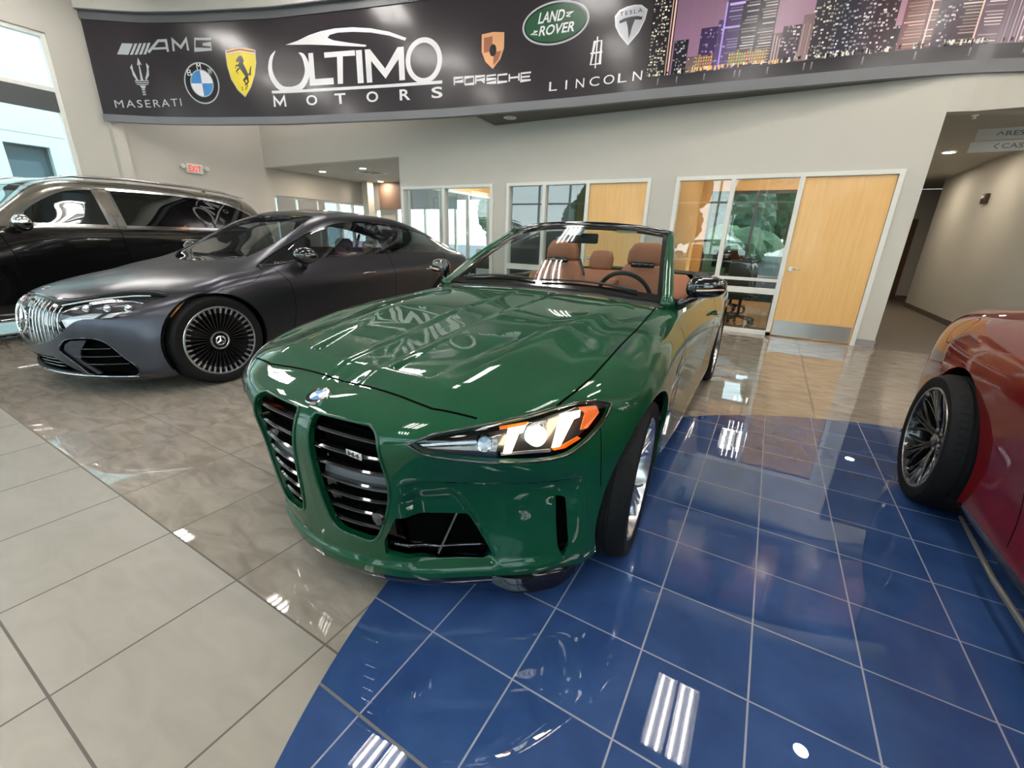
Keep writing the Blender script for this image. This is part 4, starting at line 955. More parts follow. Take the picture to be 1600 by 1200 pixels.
# ---- wheels: axis along y, outer face towards +y
def wheel_proto(name, R, Wd, rim_r, style, parent_label=None):
    r = bpy.data.objects.new(name, None); link(r)
    h = Wd/2; sw = R-rim_r
    prof = [(rim_r-.004, h-.012), (rim_r+.004, h-.002), (rim_r+sw*.35, h+.006), (rim_r+sw*.7, h+.003), (R-.014, h-.012), (R-.003, h-.035), (R, h-.06)]
    for g in (-.33, 0., .33):
        c = g*Wd*.75; prof += [(R, c+.008), (R-.007, c+.005), (R-.007, c-.005), (R, c-.008)] if g <= 0 or True else []
    prof = sorted(prof[7:], key=lambda p: -p[1]); prof = [(rim_r-.004, h-.012), (rim_r+.004, h-.002), (rim_r+sw*.35, h+.006), (rim_r+sw*.7, h+.003), (R-.014, h-.012), (R-.003, h-.035)]+prof+[(R-.003, -h+.035), (R-.014, -h+.012), (rim_r+sw*.5, -h), (rim_r-.004, -h+.012)]
    t = MB().lathe(prof, 72); 
    # shallow shoulder sipes
    for k in range(60):
        a = 2*math.pi*k/60; ca, sa = math.cos(a), math.sin(a)
        for y0, y1 in ((h-.05, h-.020), (-h+.02, -h+.05)):
            rr = R+.0006 if abs(y0) < h-.03 else R-.002
            t.add([((rr)*math.cos(a+d), y, (rr)*math.sin(a+d)) for d in (-.006, .006) for y in (y0, y1)], [(0, 1, 3, 2)])
    t.build('tyre', M_tyre, r, auto=30)
    face = h-.006
    ringm = style.get('ring', M_silver)
    MB().lathe([(rim_r-.004, face-.006), (rim_r+.003, face+.002), (rim_r-.002, face+.005), (rim_r-.010, face+.002), (rim_r-.016, face-.012), (rim_r-.030, face-.06), (rim_r-.035, -h+.02)], 72).build('rim_barrel', style.get('barrel', M_silver), r, auto=40)
    if style.get('lipring'): MB().lathe([(rim_r+.003, face+.003), (rim_r-.001, face+.0065), (rim_r-style['lipring'], face+.0055), (rim_r-style['lipring']-.001, face)], 72).build('rim_lip', ringm, r, auto=40)
    m = style['mat']; dish = style.get('dish', .03)
    def yf(q): return face-.004-dish*(1-(q/rim_r))**1.0*1.2-style.get('hubin', 0)
    def spoke(mb, a0, a1, w0, w1, r0, r1, dep=.03, n=6, bow=0.):
        V = []; F = []
        for i in range(n+1):
            t = i/n; rr = r0+(r1-r0)*t; a = a0+(a1-a0)*t+bow*math.sin(math.pi*t); w = (w0+(w1-w0)*t)/2; c, s_ = math.cos(a), math.sin(a); y = yf(rr)
            for off_, yy in ((-w, y-.006), (-w*.55, y), (w*.55, y), (w, y-.006), (w*.8, y-dep), (-w*.8, y-dep)):
                V.append((rr*c-off_*s_, yy, rr*s_+off_*c))
        for i in range(n):
            for k in range(6): F.append((i*6+k, i*6+(k+1) % 6, i*6+6+(k+1) % 6, i*6+6+k))
        F += [tuple(range(6)), tuple(n*6+k for k in range(6))]; mb.add(V, F)
    st = style['kind']
    if st == 'pairs':      # five pairs of forked double spokes, each pair a part
        for k in range(5):
            a = 2*math.pi*k/5+math.pi/2; mb = MB()
            for sg in (-1, 1):
                spoke(mb, a+sg*.13, a+sg*.10, .034, .020, .055, .15, .04)
                spoke(mb, a+sg*.115, a+sg*.05, .022, .016, .13, rim_r-.006, .03)
                spoke(mb, a+sg*.115, a+sg*.34, .022, .016, .13, rim_r-.006, .03)
            mb.build('spoke', m, r, auto=35)
    elif st == 'mesh':
        for k in range(7):
            a = 2*math.pi*k/7+.2; mb = MB()
            for sg in (-1, 1):
                spoke(mb, a+sg*.12, a+sg*.06, .026, .016, .05, .17, .035); spoke(mb, a+sg*.06, a+sg*.17, .015, .012, .165, rim_r-.006, .03); spoke(mb, a+sg*.06, a+sg*.02, .013, .010, .165, rim_r-.006, .03); spoke(mb, a+sg*.12, a+sg*.40, .016, .012, .10, rim_r-.006, .03)
            mb.build('spoke', m, r, auto=35)
    elif st == 'blades':
        nb = 36
        for k in range(nb):
            a = 2*math.pi*k/nb; mb = MB(); spoke(mb, a, a, .008, .020, .07, rim_r*.80, .03, 4); mb.build('spoke', m, r, auto=35)
            mb = MB(); spoke(mb, a, a, .015, .019, rim_r*.80, rim_r-.004, .02, 2); mb.build('spoke_tip', M_silver, r, auto=35)
        MB().lathe([(0, yf(.09)-.045), (rim_r-.02, face-.05)], 48).build('backing_disc', M_blackrim, r)
    hb = yf(.06)
    MB().lathe([(.0, hb+.010), (.030, hb+.010), (.034, hb+.006), (.036, hb-.004), (.062, hb-.006), (.068, hb-.012), (.07, hb-.06)], 40).build('hub', m, r, auto=35)
    if st != 'blades':
        nn = MB()
        for k in range(5):
            a = 2*math.pi*k/5+math.pi/2+.63; nn.lathe([(0, .004), (.010, .004), (.012, -.002)], 10, Matrix.Translation((.052*math.cos(a), hb, .052*math.sin(a))))
        nn.build('wheel_bolts', M_disc, r, auto=30)
        MB().lathe([(.07, -.01), (.175, -.01), (.175, -.035), (.07, -.035)], 48, Matrix.Translation((0, -.0, 0))).build('brake_disc', style.get('disc', M_disc), r, auto=30)
        cp = MB(); V = []
        for a in np.linspace(-.5, .5, 8):
            for rr, y in ((.11, .02), (.19, .02), (.19, -.06), (.11, -.06)): V.append((rr*math.cos(a), y, rr*math.sin(a)))
        cp.add(V, [(i*4+k, i*4+(k+1) % 4, i*4+4+(k+1) % 4, i*4+4+k) for i in range(7) for k in range(4)]+[(0, 1, 2, 3), (28, 29, 30, 31)]); cp.build('brake_caliper', style.get('caliper', M_gblack), r, auto=30)
    else:
        MB().lathe([(.062, hb+.006), (.066, hb+.010), (.074, hb+.010), (.078, hb+.002)], 40).build('hub_ring', M_silver, r, auto=35)
        sb = MB(); sb.lathe([(.030, hb+.011), (.036, hb+.013), (.040, hb+.011)], 32)
        for k in range(3):
            a = math.pi/2+2*math.pi*k/3; c, s_ = math.cos(a), math.sin(a); w = .006
            sb.add([(w*s_, hb+.012, -w*c), (-w*s_, hb+.012, w*c), (.037*c, hb+.012, .037*s_), (0, hb+.017, 0)], [(0, 1, 3), (1, 2, 3), (2, 0, 3)])
        sb.build('star_emblem', M_chrome, r, auto=30)
    return r
def place_wheels(proto, car, spots):
    for k, (x, y, R_, steer, cam) in enumerate(spots):
        w = proto if k == 0 else copy_tree(proto)
        w.parent = car; w.location = (x, y, R_); w.rotation_euler = (random.Random(k).uniform(0, 1)*0, 0, steer+(math.pi if y < 0 else 0))
def copy_sub(o): return copy_tree(o)
def liner(cx, R, y0, y1, car, zc=.34, inner=True):
    """dark wheel housing"""
    for sg in (1, -1):
        V = []; F = []; n = 28
        for i in range(n+1):
            a = math.radians(-25+230*i/n); V += [(cx+R*math.cos(a), sg*y0, zc+R*math.sin(a)), (cx+R*math.cos(a), sg*y1, zc+R*math.sin(a))]
        for i in range(n): F.append((2*i, 2*i+1, 2*i+3, 2*i+2))
        k = len(V); V.append((cx, sg*y0, zc)); F += [(k, 2*i, 2*i+2) for i in range(n)]
        mesh_obj('wheel_liner', V, F, M_under, car)
# ------------------------------------------------------------------ green convertible
m4 = empty('car', (M4_POSE[0], M4_POSE[1], 0), M4_POSE[2], 'glossy green open convertible with tan seats, parked over the edge of the blue tiles', 'car')
bd = Body(m4_surface()); pm = bd.pm
ax = lambda lo, hi: (lambda V: np.minimum(V[:, 0]-lo, hi-V[:, 0]))
kid = smooth_poly([(.036, .700), (.060, .720, 'c'), (.262, .722, 'c'), (.308, .69), (.324, .56), (.305, .43), (.245, .297), (.17, .29), (.095, .303), (.062, .375), (.042, .56)], 5)
HLp = smooth_poly([(-.285, .692, 'c'), (-.243, .714), (-.194, .731), (-.077, .752), (.051, .768), (.18, .781), (.30, .779), (.384, .757, 'c'), (.350, .717), (.253, .656), (.165, .630), (.012, .643), (-.147, .655), (-.234, .664)], 4)
intk = [(-.375, .296), (-.335, .400), (-.094, .372), (-.012, .215), (-.041, .200), (-.198, .205), (-.375, .235)]
intk = smooth_poly([(*p, 'c') for p in intk], 3)
vent = [(.190, .455), (.222, .450), (.250, .25), (.236, .19), (.212, .24)]
front = lambda lo: (lambda V: V[:, 0]-lo)
pm.cut(circ(0, .345, .372, lambda V: V[:, 1]-.55), 'arch')
pm.cut(circ(-2.857, .35, .380, lambda V: V[:, 1]-.55), 'arch')
pm.cut(polycut('yz', kid, front(.6)), 'kidney')
pm.cut(polycut('uz', HLp, front(.15)), 'lamp')
pm.cut(polycut('uz', intk, front(.45)), 'intake')
pm.cut(polycut('uz', vent, front(.30)), 'vent')
# cabin opening and windshield base
cab = smooth_poly([(-.80, -.5, 'c'), (-.90, .0), (-.885, .40), (-.86, .70, 'c'), (-1.2, .775), (-2.0, .80), (-2.62, .79, 'c'), (-2.92, .70), (-3.0, .45), (-3.02, 0), (-3.02, -.5, 'c')], 6)
pm.cut(polycut('xy', cab, lambda V: V[:, 2]-.80), 'cabin')
pm.cut(lambda V: np.minimum(.145-V[:, 2], V[:, 0]-.1), 'splitter')
pm.cut(lambda V: np.minimum(np.minimum(.215-V[:, 2], -.36-V[:, 0]), V[:, 0]+2.5), 'skirt')
pm.cut(polycut('xy', [(-3.02, -.3), (-3.02, .45), (-2.92, .70), (-2.66, .785), (-3.42, .73), (-3.46, .5), (-3.46, -.3)], lambda V: V[:, 2]-.85), 'tonneau')
Shell().add(*pm.piece('body'), lip=.022).build('body', M_green, m4)
Shell().add(*pm.piece('splitter'), lip=.01).build('front_splitter', M_gblack, m4)
for sg in (1, -1): Shell().add(*pm.piece('skirt'), sides=(sg,), lip=.01).build('side_skirt', M_gblack, m4)
Shell().add(*pm.piece('tonneau'), lip=.01).build('roof_cover', mat('soft_top_fabric', (.02, .021, .022), .85, bump=(500, .0005)), m4)
tvw = [(-.05, .03), (0, 0)]
# kidney grilles
for sg in (1, -1):
    g = Shell().add(*pm.piece('kidney'), sides=(sg,), off=-.065).build('kidney_grille', M_under, m4)
    if sg == -1: g['label'] = 'kidney grille on the passenger side'
    gg = np.array(kid)
    for z in np.linspace(.335, .672, 7):
        ys = []
        for i in range(len(gg)):
            a, b = gg[i], gg[(i+1) % len(gg)]
            if (a[1]-z)*(b[1]-z) < 0: ys.append(a[0]+(b[0]-a[0])*(z-a[1])/(b[1]-a[1]))
        if len(ys) < 2: continue
        y0, y1 = min(ys)+.004, max(ys)-.004
        V = []; n = 10
        for i in range(n+1):
            y = y0+(y1-y0)*i/n; p, nn = bd.on('yz', y, z)
            x = p[0]-.018
            for dx, dz in ((0, .008), (.006, .003), (.006, -.001), (0, -.004), (-.03, -.010), (-.03, .004)): V.append((x+dx, sg*y, z+dz))
        F = [(i*6+k, i*6+(k+1) % 6, i*6+6+(k+1) % 6, i*6+6+k) for i in range(n) for k in range(6)]
        MB().add(V, F).build('grille_bar', M_gblack, g, auto=25)
        if abs(z-.335-3*(.337/6)) < .02 or abs(z-.335-2*(.337/6)) < .01:
            pass
    # wide matt cross bar of the bumper beam behind the slats
    V = []
    for i in range(9):
        y = .05+.26*i/8; p, nn = bd.on('yz', min(y, .30), .50); x = p[0]-.040
        for dx, dz in ((0, .028), (.006, 0), (0, -.028), (-.02, -.028), (-.02, .028)): V.append((x+dx, sg*y, .505+dz-.02*i/8*0))
    MB().add(V, [(i*5+k, i*5+(k+1) % 5, i*5+5+(k+1) % 5, i*5+5+k) for i in range(8) for k in range(5)]).build('bumper_beam', mat('satin_grey_plastic', srgb(92, 93, 96), .4), g, auto=25)
    fr = bd.path('yz', [tuple(q) for q in kid]+[tuple(kid[0])], .015)
    MB().tube([(p+n*.001)*[1, sg, 1] for p, n in fr], .0055, 6, close=False).build('grille_frame', M_green, g, smooth=True)
# small M2-style badge plate on the driver-side grille, parking camera
p, n = bd.on('yz', .225, .628); o = MB().box((-.004, -.035, -.012), (.004, .035, .012), .003).build('grille_badge', M_chrome, m4, auto=30); o.location = p+np.array([-.006, 0, 0])
text_obj('badge_letters', 'M4', .05, .016, M_gblack, o, (.0045, 0, 0), (math.pi/2, 0, math.pi/2), bold=.02)
cb = MB(); p, n = bd.on('yz', .272, .395); cb.lathe([(.0, .012), (.010, .012), (.014, .010), (.022, .008), (.026, 0), (.026, -.03)], 24, Matrix.Translation(Vector(p)+Vector((.0, 0, 0))) @ Matrix.Rotation(-math.pi/2, 4, 'Z')); cb.build('front_camera', M_gblack, m4, auto=30)
# lamps
M_drl = mat('daylight_strip', (1, 1, 1), .3, emit=(1.0, .80, .50), es=13.0)
M_ambl = mat('amber_reflector', srgb(190, 88, 22), .3, emit=srgb(255, 110, 10), es=.28, coat=1)
M_lampbk = mat('lamp_housing', (.02, .02, .022), .3, coat=.5)
M_lampgr = mat('lamp_bezel_grey', srgb(176, 172, 172), .25, .6)
for sg in (1, -1):
    L = Shell().add(*pm.piece('lamp'), sides=(sg,), off=-.055, lip=0).build('headlight', M_lampbk, m4)
    Shell().add(*pm.piece('lamp'), sides=(sg,), off=-.002).build('headlight_lens', M_lens, L)
    # trim bead around the lens
    fr = bd.path('uz', [tuple(q) for q in HLp]+[tuple(HLp[0])], .015); MB().tube([(p-n*.002)*[1, sg, 1] for p, n in fr], .0045, 6).build('headlight_seal', M_gblack, L, smooth=True)
    on = sg == 1
    for poly in ([(.005, .748), (.062, .750), (.050, .731), (.036, .729), (.010, .672), (-.014, .672)], [(.185, .764), (.262, .762), (.255, .742), (.232, .740), (.178, .664), (.150, .664)]):
        bd.patch('uz', poly, -.014, M_drl if on else mat('unlit_strip', srgb(210, 210, 205), .3), L, 'light_strip', sides=(sg,))
    for poly in ([(-.02, .756), (.075, .762), (.068, .753), (-.02, .750)], [(.262, .772), (.335, .764), (.345, .74), (.29, .70), (.262, .70), (.285, .75)], [(.16, .650), (.20, .650), (.262, .672), (.25, .680), (.19, .662), (.15, .662)]):
        bd.patch('uz', poly, -.02, M_ambl, L, 'amber_strip', sides=(sg,))
    for u in (.105, -.07):
        p, n = bd.on('uz', u, .708); p = p-n*.03; q = Vector((n[0], n[1]*sg, n[2]*.3)).normalized()
        M_ = Matrix.Translation((p[0], p[1]*sg, p[2])) @ Vector((0, 1, 0)).rotation_difference(q).to_matrix().to_4x4()
        MB().lathe([(.0, .012), (.012, .011), (.022, .005), (.025, 0), (.027, 0), (.031, .008), (.033, .0), (.033, -.02)] if u > 0 else [(0, .002), (.02, .004), (.024, .010), (.026, 0), (.026, -.02)], 28, M_).build('projector_lens', mat('projector_glow', srgb(235, 240, 230), .08, coat=1, emit=(.9, 1, .85), es=1.2) if u > 0 and on else M_chrome, L, auto=50)
    for poly in ([(-.26, .690), (-.03, .722), (-.03, .712), (-.25, .682)], [(-.24, .676), (-.03, .700), (-.035, .676), (-.22, .672)], [(.065, .745), (.09, .757), (.135, .757), (.14, .69), (.125, .745)], [(-.02, .668), (.15, .655), (.15, .645), (-.02, .658)]):
        bd.patch('uz', poly, -.024, M_lampgr, L, 'bezel', sides=(sg,))
# lower intakes, vents
for sg in (1, -1):
    g = Shell().add(*pm.piece('intake'), sides=(sg,), off=-.09).build('lower_intake', M_under, m4)
    V1, N1, F1_ = pm.piece('intake')
    p0, n0 = bd.on('uz', -.13, .375); p1, n1 = bd.on('uz', -.20, .215)
    fin = MB(); a = [(p0-n0*.01), (p1-n1*.01), (p1-n1*.08), (p0-n0*.08)]; fin.add([tuple((v+np.array(dv))*[1, sg, 1]) for dv in ((0, -.004, 0), (0, .004, 0)) for v in a], [(0, 1, 2, 3), (4, 7, 6, 5), (0, 4, 5, 1), (1, 5, 6, 2), (2, 6, 7, 3), (3, 7, 4, 0)]); fin.build('duct_fin', M_gblack, g)
    bar = [(p-n*.03)*[1, sg, 1] for p, n in bd.path('uz', [(-.37, .262), (-.2, .235), (-.03, .235)], .03)]
    MB().tube(bar, .008, 6).build('duct_bar', M_gblack, g, smooth=True)
    Shell().add(*pm.piece('vent'), sides=(sg,), off=-.05).build('corner_vent', M_under, m4)
    # side wall of the intakes so the openings read as deep
# emblem
p, n = bd.on('xy', .800, .0) if False else bd.on('yz', .003, .752)
nv = Vector((n[0], 0, n[2])).normalized(); Mx = Matrix.Translation(Vector((p[0], 0, p[2]))) @ Vector((0, 1, 0)).rotation_difference(nv).to_matrix().to_4x4()
def emblem3d(parent, Mx, r, ang=0.):
    e = MB().lathe([(0, .004), (r*.62, .004), (r*.64, .006), (r*.94, .006), (r, .004), (r, -.004)], 40, Mx).build('emblem', M_chrome, parent, auto=30)
    def fan(name, r0, r1, a0, a1, h, m, n=12):
        V = []; F = []
        for i in range(n+1):
            a = math.radians(a0+(a1-a0)*i/n); V += [tuple(Mx @ Vector((r0*math.cos(a), h, r0*math.sin(a)))), tuple(Mx @ Vector((r1*math.cos(a), h, r1*math.sin(a))))]
        for i in range(n): F.append((2*i, 2*i+2, 2*i+3, 2*i+1))
        mesh_obj(name, V, F, m, e)
    fan('emblem_ring', r*.64, r*.93, 0, 360, .0065, M_gblack, 40)
    for k in range(4): fan('emblem_quadrant', 0.0001, r*.6, 90*k+ang, 90*k+90+ang, .0055, (mat('emblem_white', srgb(235, 235, 235), .2, coat=1), mat('emblem_sky_blue', srgb(50, 120, 190), .2, coat=1))[k % 2])
    return e
em = emblem3d(m4, Mx, .041, ang=0)
for ch, a in (('B', 135), ('M', 90), ('W', 45)):
    t = math.radians(a); q = Mx @ Vector((0, .0075, 0)); right = Vector((0, 1, 0)); up = nv.cross(right); up = up if up.z > 0 else -up
    loc = q+right*(.0325*math.cos(t))+up*(.0325*math.sin(t)); o = text_obj('emblem_letter', ch, .011, .011, M_chrome, em, loc, bold=.02)
    zz = nv; yy = up; xx = yy.cross(zz); o.matrix_basis = Matrix(((xx.x, yy.x, zz.x, loc.x), (xx.y, yy.y, zz.y, loc.y), (xx.z, yy.z, zz.z, loc.z), (0, 0, 0, 1)))
# gaps
bd.ribbon('xy', [(.690, .0), (.690, .13), (.692, .28), (.700, .41), (.672, .555)], .008, M_seam, m4)
bd.ribbon('xy', [(.49, .728), (.40, .748), (.281, .762), (.118, .766), (-.27, .760), (-.60, .742), (-.80, .725)], .008, M_seam, m4)
bd.ribbon('xz', [(-.70, .86), (-.735, .70), (-.74, .50), (-.72, .33), (-.68, .22)], .006, M_seam, m4)
bd.ribbon('xz', [(-2.05, .885), (-2.10, .70), (-2.12, .45), (-2.07, .24)], .006, M_seam, m4)
bd.ribbon('uz', [(.325, .70), (.33, .60), (.345, .48)], .004, M_seam, m4)
# fender outlet with its blade
bd.patch('xz', [(-.46, .70), (-.66, .725), (-.70, .66), (-.60, .60), (-.55, .50), (-.50, .50)], .002, M_gblack, m4, 'fender_outlet', sides=(1, -1))
bd.patch('xz', [(-.50, .675), (-.64, .690), (-.655, .67), (-.52, .655)], .008, M_chrome, m4, 'outlet_badge', sides=(1, -1))
# parking sensors
for uu, zz in ((.08, .41), (.235, .545)):
    p, n = bd.on('uz', uu, zz)
    for sg in (1, -1):
        q = Vector((n[0], n[1]*sg, n[2])).normalized(); MB().lathe([(0, .001), (.0095, .001), (.010, .0002), (.0125, .0003), (.0125, -.003)], 20, Matrix.Translation((p[0], p[1]*sg, p[2])) @ Vector((0, 1, 0)).rotation_difference(q).to_matrix().to_4x4()).build('parking_sensor', M_green, m4, auto=30)
# side marker slot
# door handles
for sg in (1, -1):
    p, n = bd.on('xz', -1.93, .78); h = MB(); h.tube([(-1.83, sg*(p[1]-.004), .79), (-1.86, sg*(p[1]+.026), .79), (-1.99, sg*(p[1]+.026), .785), (-2.02, sg*(p[1]-.004), .785)], [.008, .012, .012, .008], 8); h.build('door_handle', M_green, m4, auto=40)
# windshield: glass, frame
def WS(t, s):
    """t 0..1 base to header, s -1..1 across"""
    a = abs(s); b = Vector((-.865-.03*(1-a**2)+.0, .745*s, .962+.022*(1-a**2))); tp_ = Vector((-1.415-.135*a**2.2, .585*s, 1.372-.045*a**2.5))
    v = b.lerp(tp_, t); v.z += .018*math.sin(math.pi*t)*(1-.3*a); v.x += .012*math.sin(math.pi*t); return v
nS, nT = 32, 14
def ws_band(t0, t1, s0, s1, name, m, parent, off=0., nS=24, nT=8):
    V = []; F = []
    for i in range(nT+1):
        for j in range(nS+1): v = WS(t0+(t1-t0)*i/nT, s0+(s1-s0)*j/nS); v = v+Vector((.6, 0, .8))*off; V.append(tuple(v))
    for i in range(nT):
        for j in range(nS): a = i*(nS+1)+j; F.append((a, a+1, a+nS+2, a+nS+1))
    return mesh_obj(name, V, F, m, parent, smooth=True)
wsg = ws_band(0, 1, -1, 1, 'windshield', M_wind, m4)
M_frit = mat('glass_border_black', (.006, .006, .006), .12, coat=1)
ws_band(0, .07, -1, 1, 'glass_border', M_frit, wsg, .001); ws_band(.955, 1, -1, 1, 'glass_border', M_frit, wsg, .001)
ws_band(.07, .955, -1, -.955, 'glass_border', M_frit, wsg, .001, 2); ws_band(.07, .955, .955, 1, 'glass_border', M_frit, wsg, .001, 2)
ws_band(.80, .96, -.10, .10, 'sensor_patch', M_frit, wsg, -.002, 6, 4)
mi = MB(); mi.box((-1.50, -.12, 1.25), (-1.47, .12, 1.32), .012); mi.tube([(-1.40, 0, 1.35), (-1.47, 0, 1.30)], .012); mi.build('interior_mirror', M_intb, m4, auto=40)
vis = MB().box((-1.46, .26, 1.325), (-1.455, .40, 1.345), .001).build('sticker', mat('sticker_yellow', srgb(220, 220, 170), .5), m4)
for sg in (1, -1):
    pts = [WS(t, sg*1.0)+Vector((-.02*(1-t)-.01, sg*.018, -.004)) for t in np.linspace(-.06, 1.0, 12)]
    MB().tube([tuple(p) for p in pts], [.046]+[.036-.010*k/11 for k in range(11)], 12).build('windshield_pillar', M_green, m4, smooth=True)
    MB().tube([tuple(p+Vector((-.03, -sg*.004, -.006))) for p in pts[1:]], .026, 8).build('pillar_trim', M_gblack, m4, smooth=True)
hd_ = [WS(1.0, s)+Vector((-.022, 0, .004)) for s in np.linspace(-1.03, 1.03, 25)]
MB().tube([tuple(p) for p in hd_], .022, 12).build('windshield_header', M_gblack, m4, smooth=True)
MB().tube([tuple(p+Vector((-.035, 0, -.008))) for p in hd_[1:-1]], .024, 10).build('header_lining', M_intb, m4, smooth=True)
# cowl panel and wipers
cw = MB(); 
V = []
for j in range(21):
    s = -1+2*j/20; a = WS(0.0, s); b_ = a+Vector((.10-.04*abs(s), 0, -.032)); V += [tuple(a+Vector((-.02, 0, -.004))), tuple(b_)]
cw.add(V, [(2*j, 2*j+2, 2*j+3, 2*j+1) for j in range(20)]); cw.build('cowl_panel', M_black, m4, smooth=True)
for s0, s1 in ((-.05, .80), (-.86, -.12)):
    pts = [WS(.055+.03*math.sin(math.pi*k/8), s0+(s1-s0)*k/8)+Vector((.012, 0, .014)) for k in range(9)]
    MB().tube([tuple(p) for p in pts], .007, 6).build('wiper_blade', M_black, m4, smooth=True)
# mirrors
def superell(bmv, e):
    x, y, z = bmv
    return tuple(math.copysign(abs(c)**e, c) for c in (x, y, z))
for sg in (1, -1):
    bm = bmesh.new(); bmesh.ops.create_uvsphere(bm, u_segments=32, v_segments=20, radius=1)
    for v in bm.verts:
        x, y, z = superell(v.co, .72); t = (y+1)/2
        v.co = Vector((-1.005+(.062 if x > 0 else .045)*x-.050*t+.02*(1-t), sg*(.838+.202*t), 1.040+.008*t+z*(.062-.008*t)-.010*(x*x)*z))
    r_ = MB().bm(bm).build('side_mirror', M_gblack, m4, smooth=True)
    MB().tube([(-1.058-.05*t, sg*(.885+.14*t), 1.036+.01*t) for t in (0, 1)], .001, 4).build('mirror_edge', M_chrome, r_)
    MB().tube([(-.93, sg*.80, .945), (-.96, sg*.85, .965), (-.985, sg*.895, .992)], [.026, .020, .026], 8).build('mirror_arm', M_gblack, r_, smooth=True)
    MB().tube([(-.940, sg*.90, 1.030), (-.955, sg*.96, 1.034), (-.995, sg*1.03, 1.040)], .0055, 6).build('mirror_indicator', mat('indicator_clear', srgb(220, 190, 150), .15, coat=1), r_, smooth=True)
# inside
tub = MB(); tub.box((-3.0, -.80, .30), (-.8, .80, .34)); tub.box((-3.0, -.80, .34), (-2.95, .80, .90)); tub.box((-.80, -.74, .34), (-.72, .74, .90))
for sg in (1, -1): tub.box((-2.95, sg*.78, .34), (-.80, sg*.83, .87))
tub.build('cabin_tub', M_intb, m4)
ds = MB()
V = []; prof = [(-.80, .955), (-1.0, .975), (-1.22, .965), (-1.30, .93), (-1.32, .85), (-1.25, .70)]
for x, z in prof:
    for j in range(13): y = -.76+1.52*j/12; V.append((x, y, z-.02*(abs(y)/.76)**3+.02*math.exp(-((y-.37)/.17)**2)*(1 if x < -.9 else 0)))
ds.add(V, [(i*13+j, i*13+j+1, i*13+14+j, i*13+13+j) for i in range(len(prof)-1) for j in range(12)]); ds.build('dashboard', M_intb, m4, smooth=True)
sw_ = MB(); ang = math.radians(24)
ring = [(-1.43+.185*math.sin(t)*math.sin(ang), .37+.185*math.cos(t), .90+.185*math.sin(t)*math.cos(ang)) for t in np.linspace(0, 2*math.pi, 33)[:-1]]
sw_.tube(ring, .015, 8, close=True); o = sw_.build('steering_wheel', M_intb, m4, smooth=True)
sp = MB(); sp.box((-1.46, .31, .86), (-1.40, .43, .94), .015); sp.tube([(-1.43, .20, .91), (-1.43, .54, .91)], .014, 6); sp.tube([(-1.43, .37, .90), (-1.49, .37, .74)], .016, 6); sp.build('steering_hub', M_intb, o, auto=40)
for sg in (1, -1):
    V = []; 
def loft(name, rings, m, parent, smooth=True, cap=True):
    mb = MB(); n = len(rings[0]); V = [tuple(p) for r in rings for p in r]; F = [(i*n+k, i*n+(k+1) % n, i*n+n+(k+1) % n, i*n+n+k) for i in range(len(rings)-1) for k in range(n)]
    if cap: F += [tuple(range(n)), tuple((len(rings)-1)*n+k for k in range(n))]
    return mb.add(V, F).build(name, m, parent, smooth=smooth)
def rrect(cx, cy, cz, hw, hd, lean=0, n=20, e=3.2):
    return [(cx+hd*abs(math.sin(t))**(2/e)*math.copysign(1, math.sin(t)), cy+hw*abs(math.cos(t))**(2/e)*math.copysign(1, math.cos(t)), cz) for t in (2*math.pi*k/n for k in range(n))]
def seat(x, y, parent):
    s = loft('front_seat', [rrect(x+.0, y, .42, .23, .25), rrect(x+.02, y, .52, .26, .28), rrect(x+.02, y, .56, .25, .27)], M_tan, parent)
    back = [(-.18, .52, .21, .07), (-.22, .62, .25, .085), (-.28, .78, .26, .085), (-.33, .93, .24, .075), (-.37, 1.04, .19, .06), (-.385, 1.10, .15, .05)]
    loft('seat_back', [rrect(x+a, y, z, w, d) for a, z, w, d in back], M_tan, s)
    loft('head_rest', [rrect(x+a, y, z, w, d) for a, z, w, d in ((-.385, 1.095, .13, .045), (-.39, 1.13, .145, .055), (-.40, 1.20, .14, .055), (-.41, 1.255, .11, .045), (-.412, 1.27, .08, .03))], M_tan, s)
    loft('seat_shell', [rrect(x+a-.055, y, z, w, .035) for a, z, w in ((-.22, .62, .24), (-.30, .80, .255), (-.37, 1.0, .21), (-.40, 1.12, .15))], M_intb, s)
    MB().box((x-.315, y-.09, 1.085), (x-.30, y+.09, 1.125), .01).build('badge_bar', M_gblack, s, auto=30)
    for q in (-1, 1): loft('seat_bolster', [rrect(x+a, y+q*w, z, .035, .08) for a, z, w in ((-.16, .55, .235), (-.20, .68, .25), (-.27, .85, .245), (-.31, .98, .205))], M_tan, s)
    return s
seat(-1.55, .37, m4); seat(-1.60, -.37, m4)
rb = loft('rear_bench', [rrect(-2.52, 0, .45, .60, .22), rrect(-2.50, 0, .58, .62, .25), rrect(-2.50, 0, .62, .60, .22)], M_tan, m4)
loft('bench_back', [rrect(-2.70, 0, .58, .62, .08), rrect(-2.76, 0, .80, .63, .085), rrect(-2.82, 0, .96, .60, .07), rrect(-2.83, 0, .99, .56, .05)], M_tan, rb)
for y in (-.30, .30): loft('head_rest', [rrect(-2.85+a, y, z, w, d) for a, z, w, d in ((.02, .98, .10, .04), (.0, 1.02, .125, .05), (-.01, 1.10, .125, .055), (-.02, 1.165, .10, .045), (-.02, 1.18, .06, .03))], M_tan, rb)
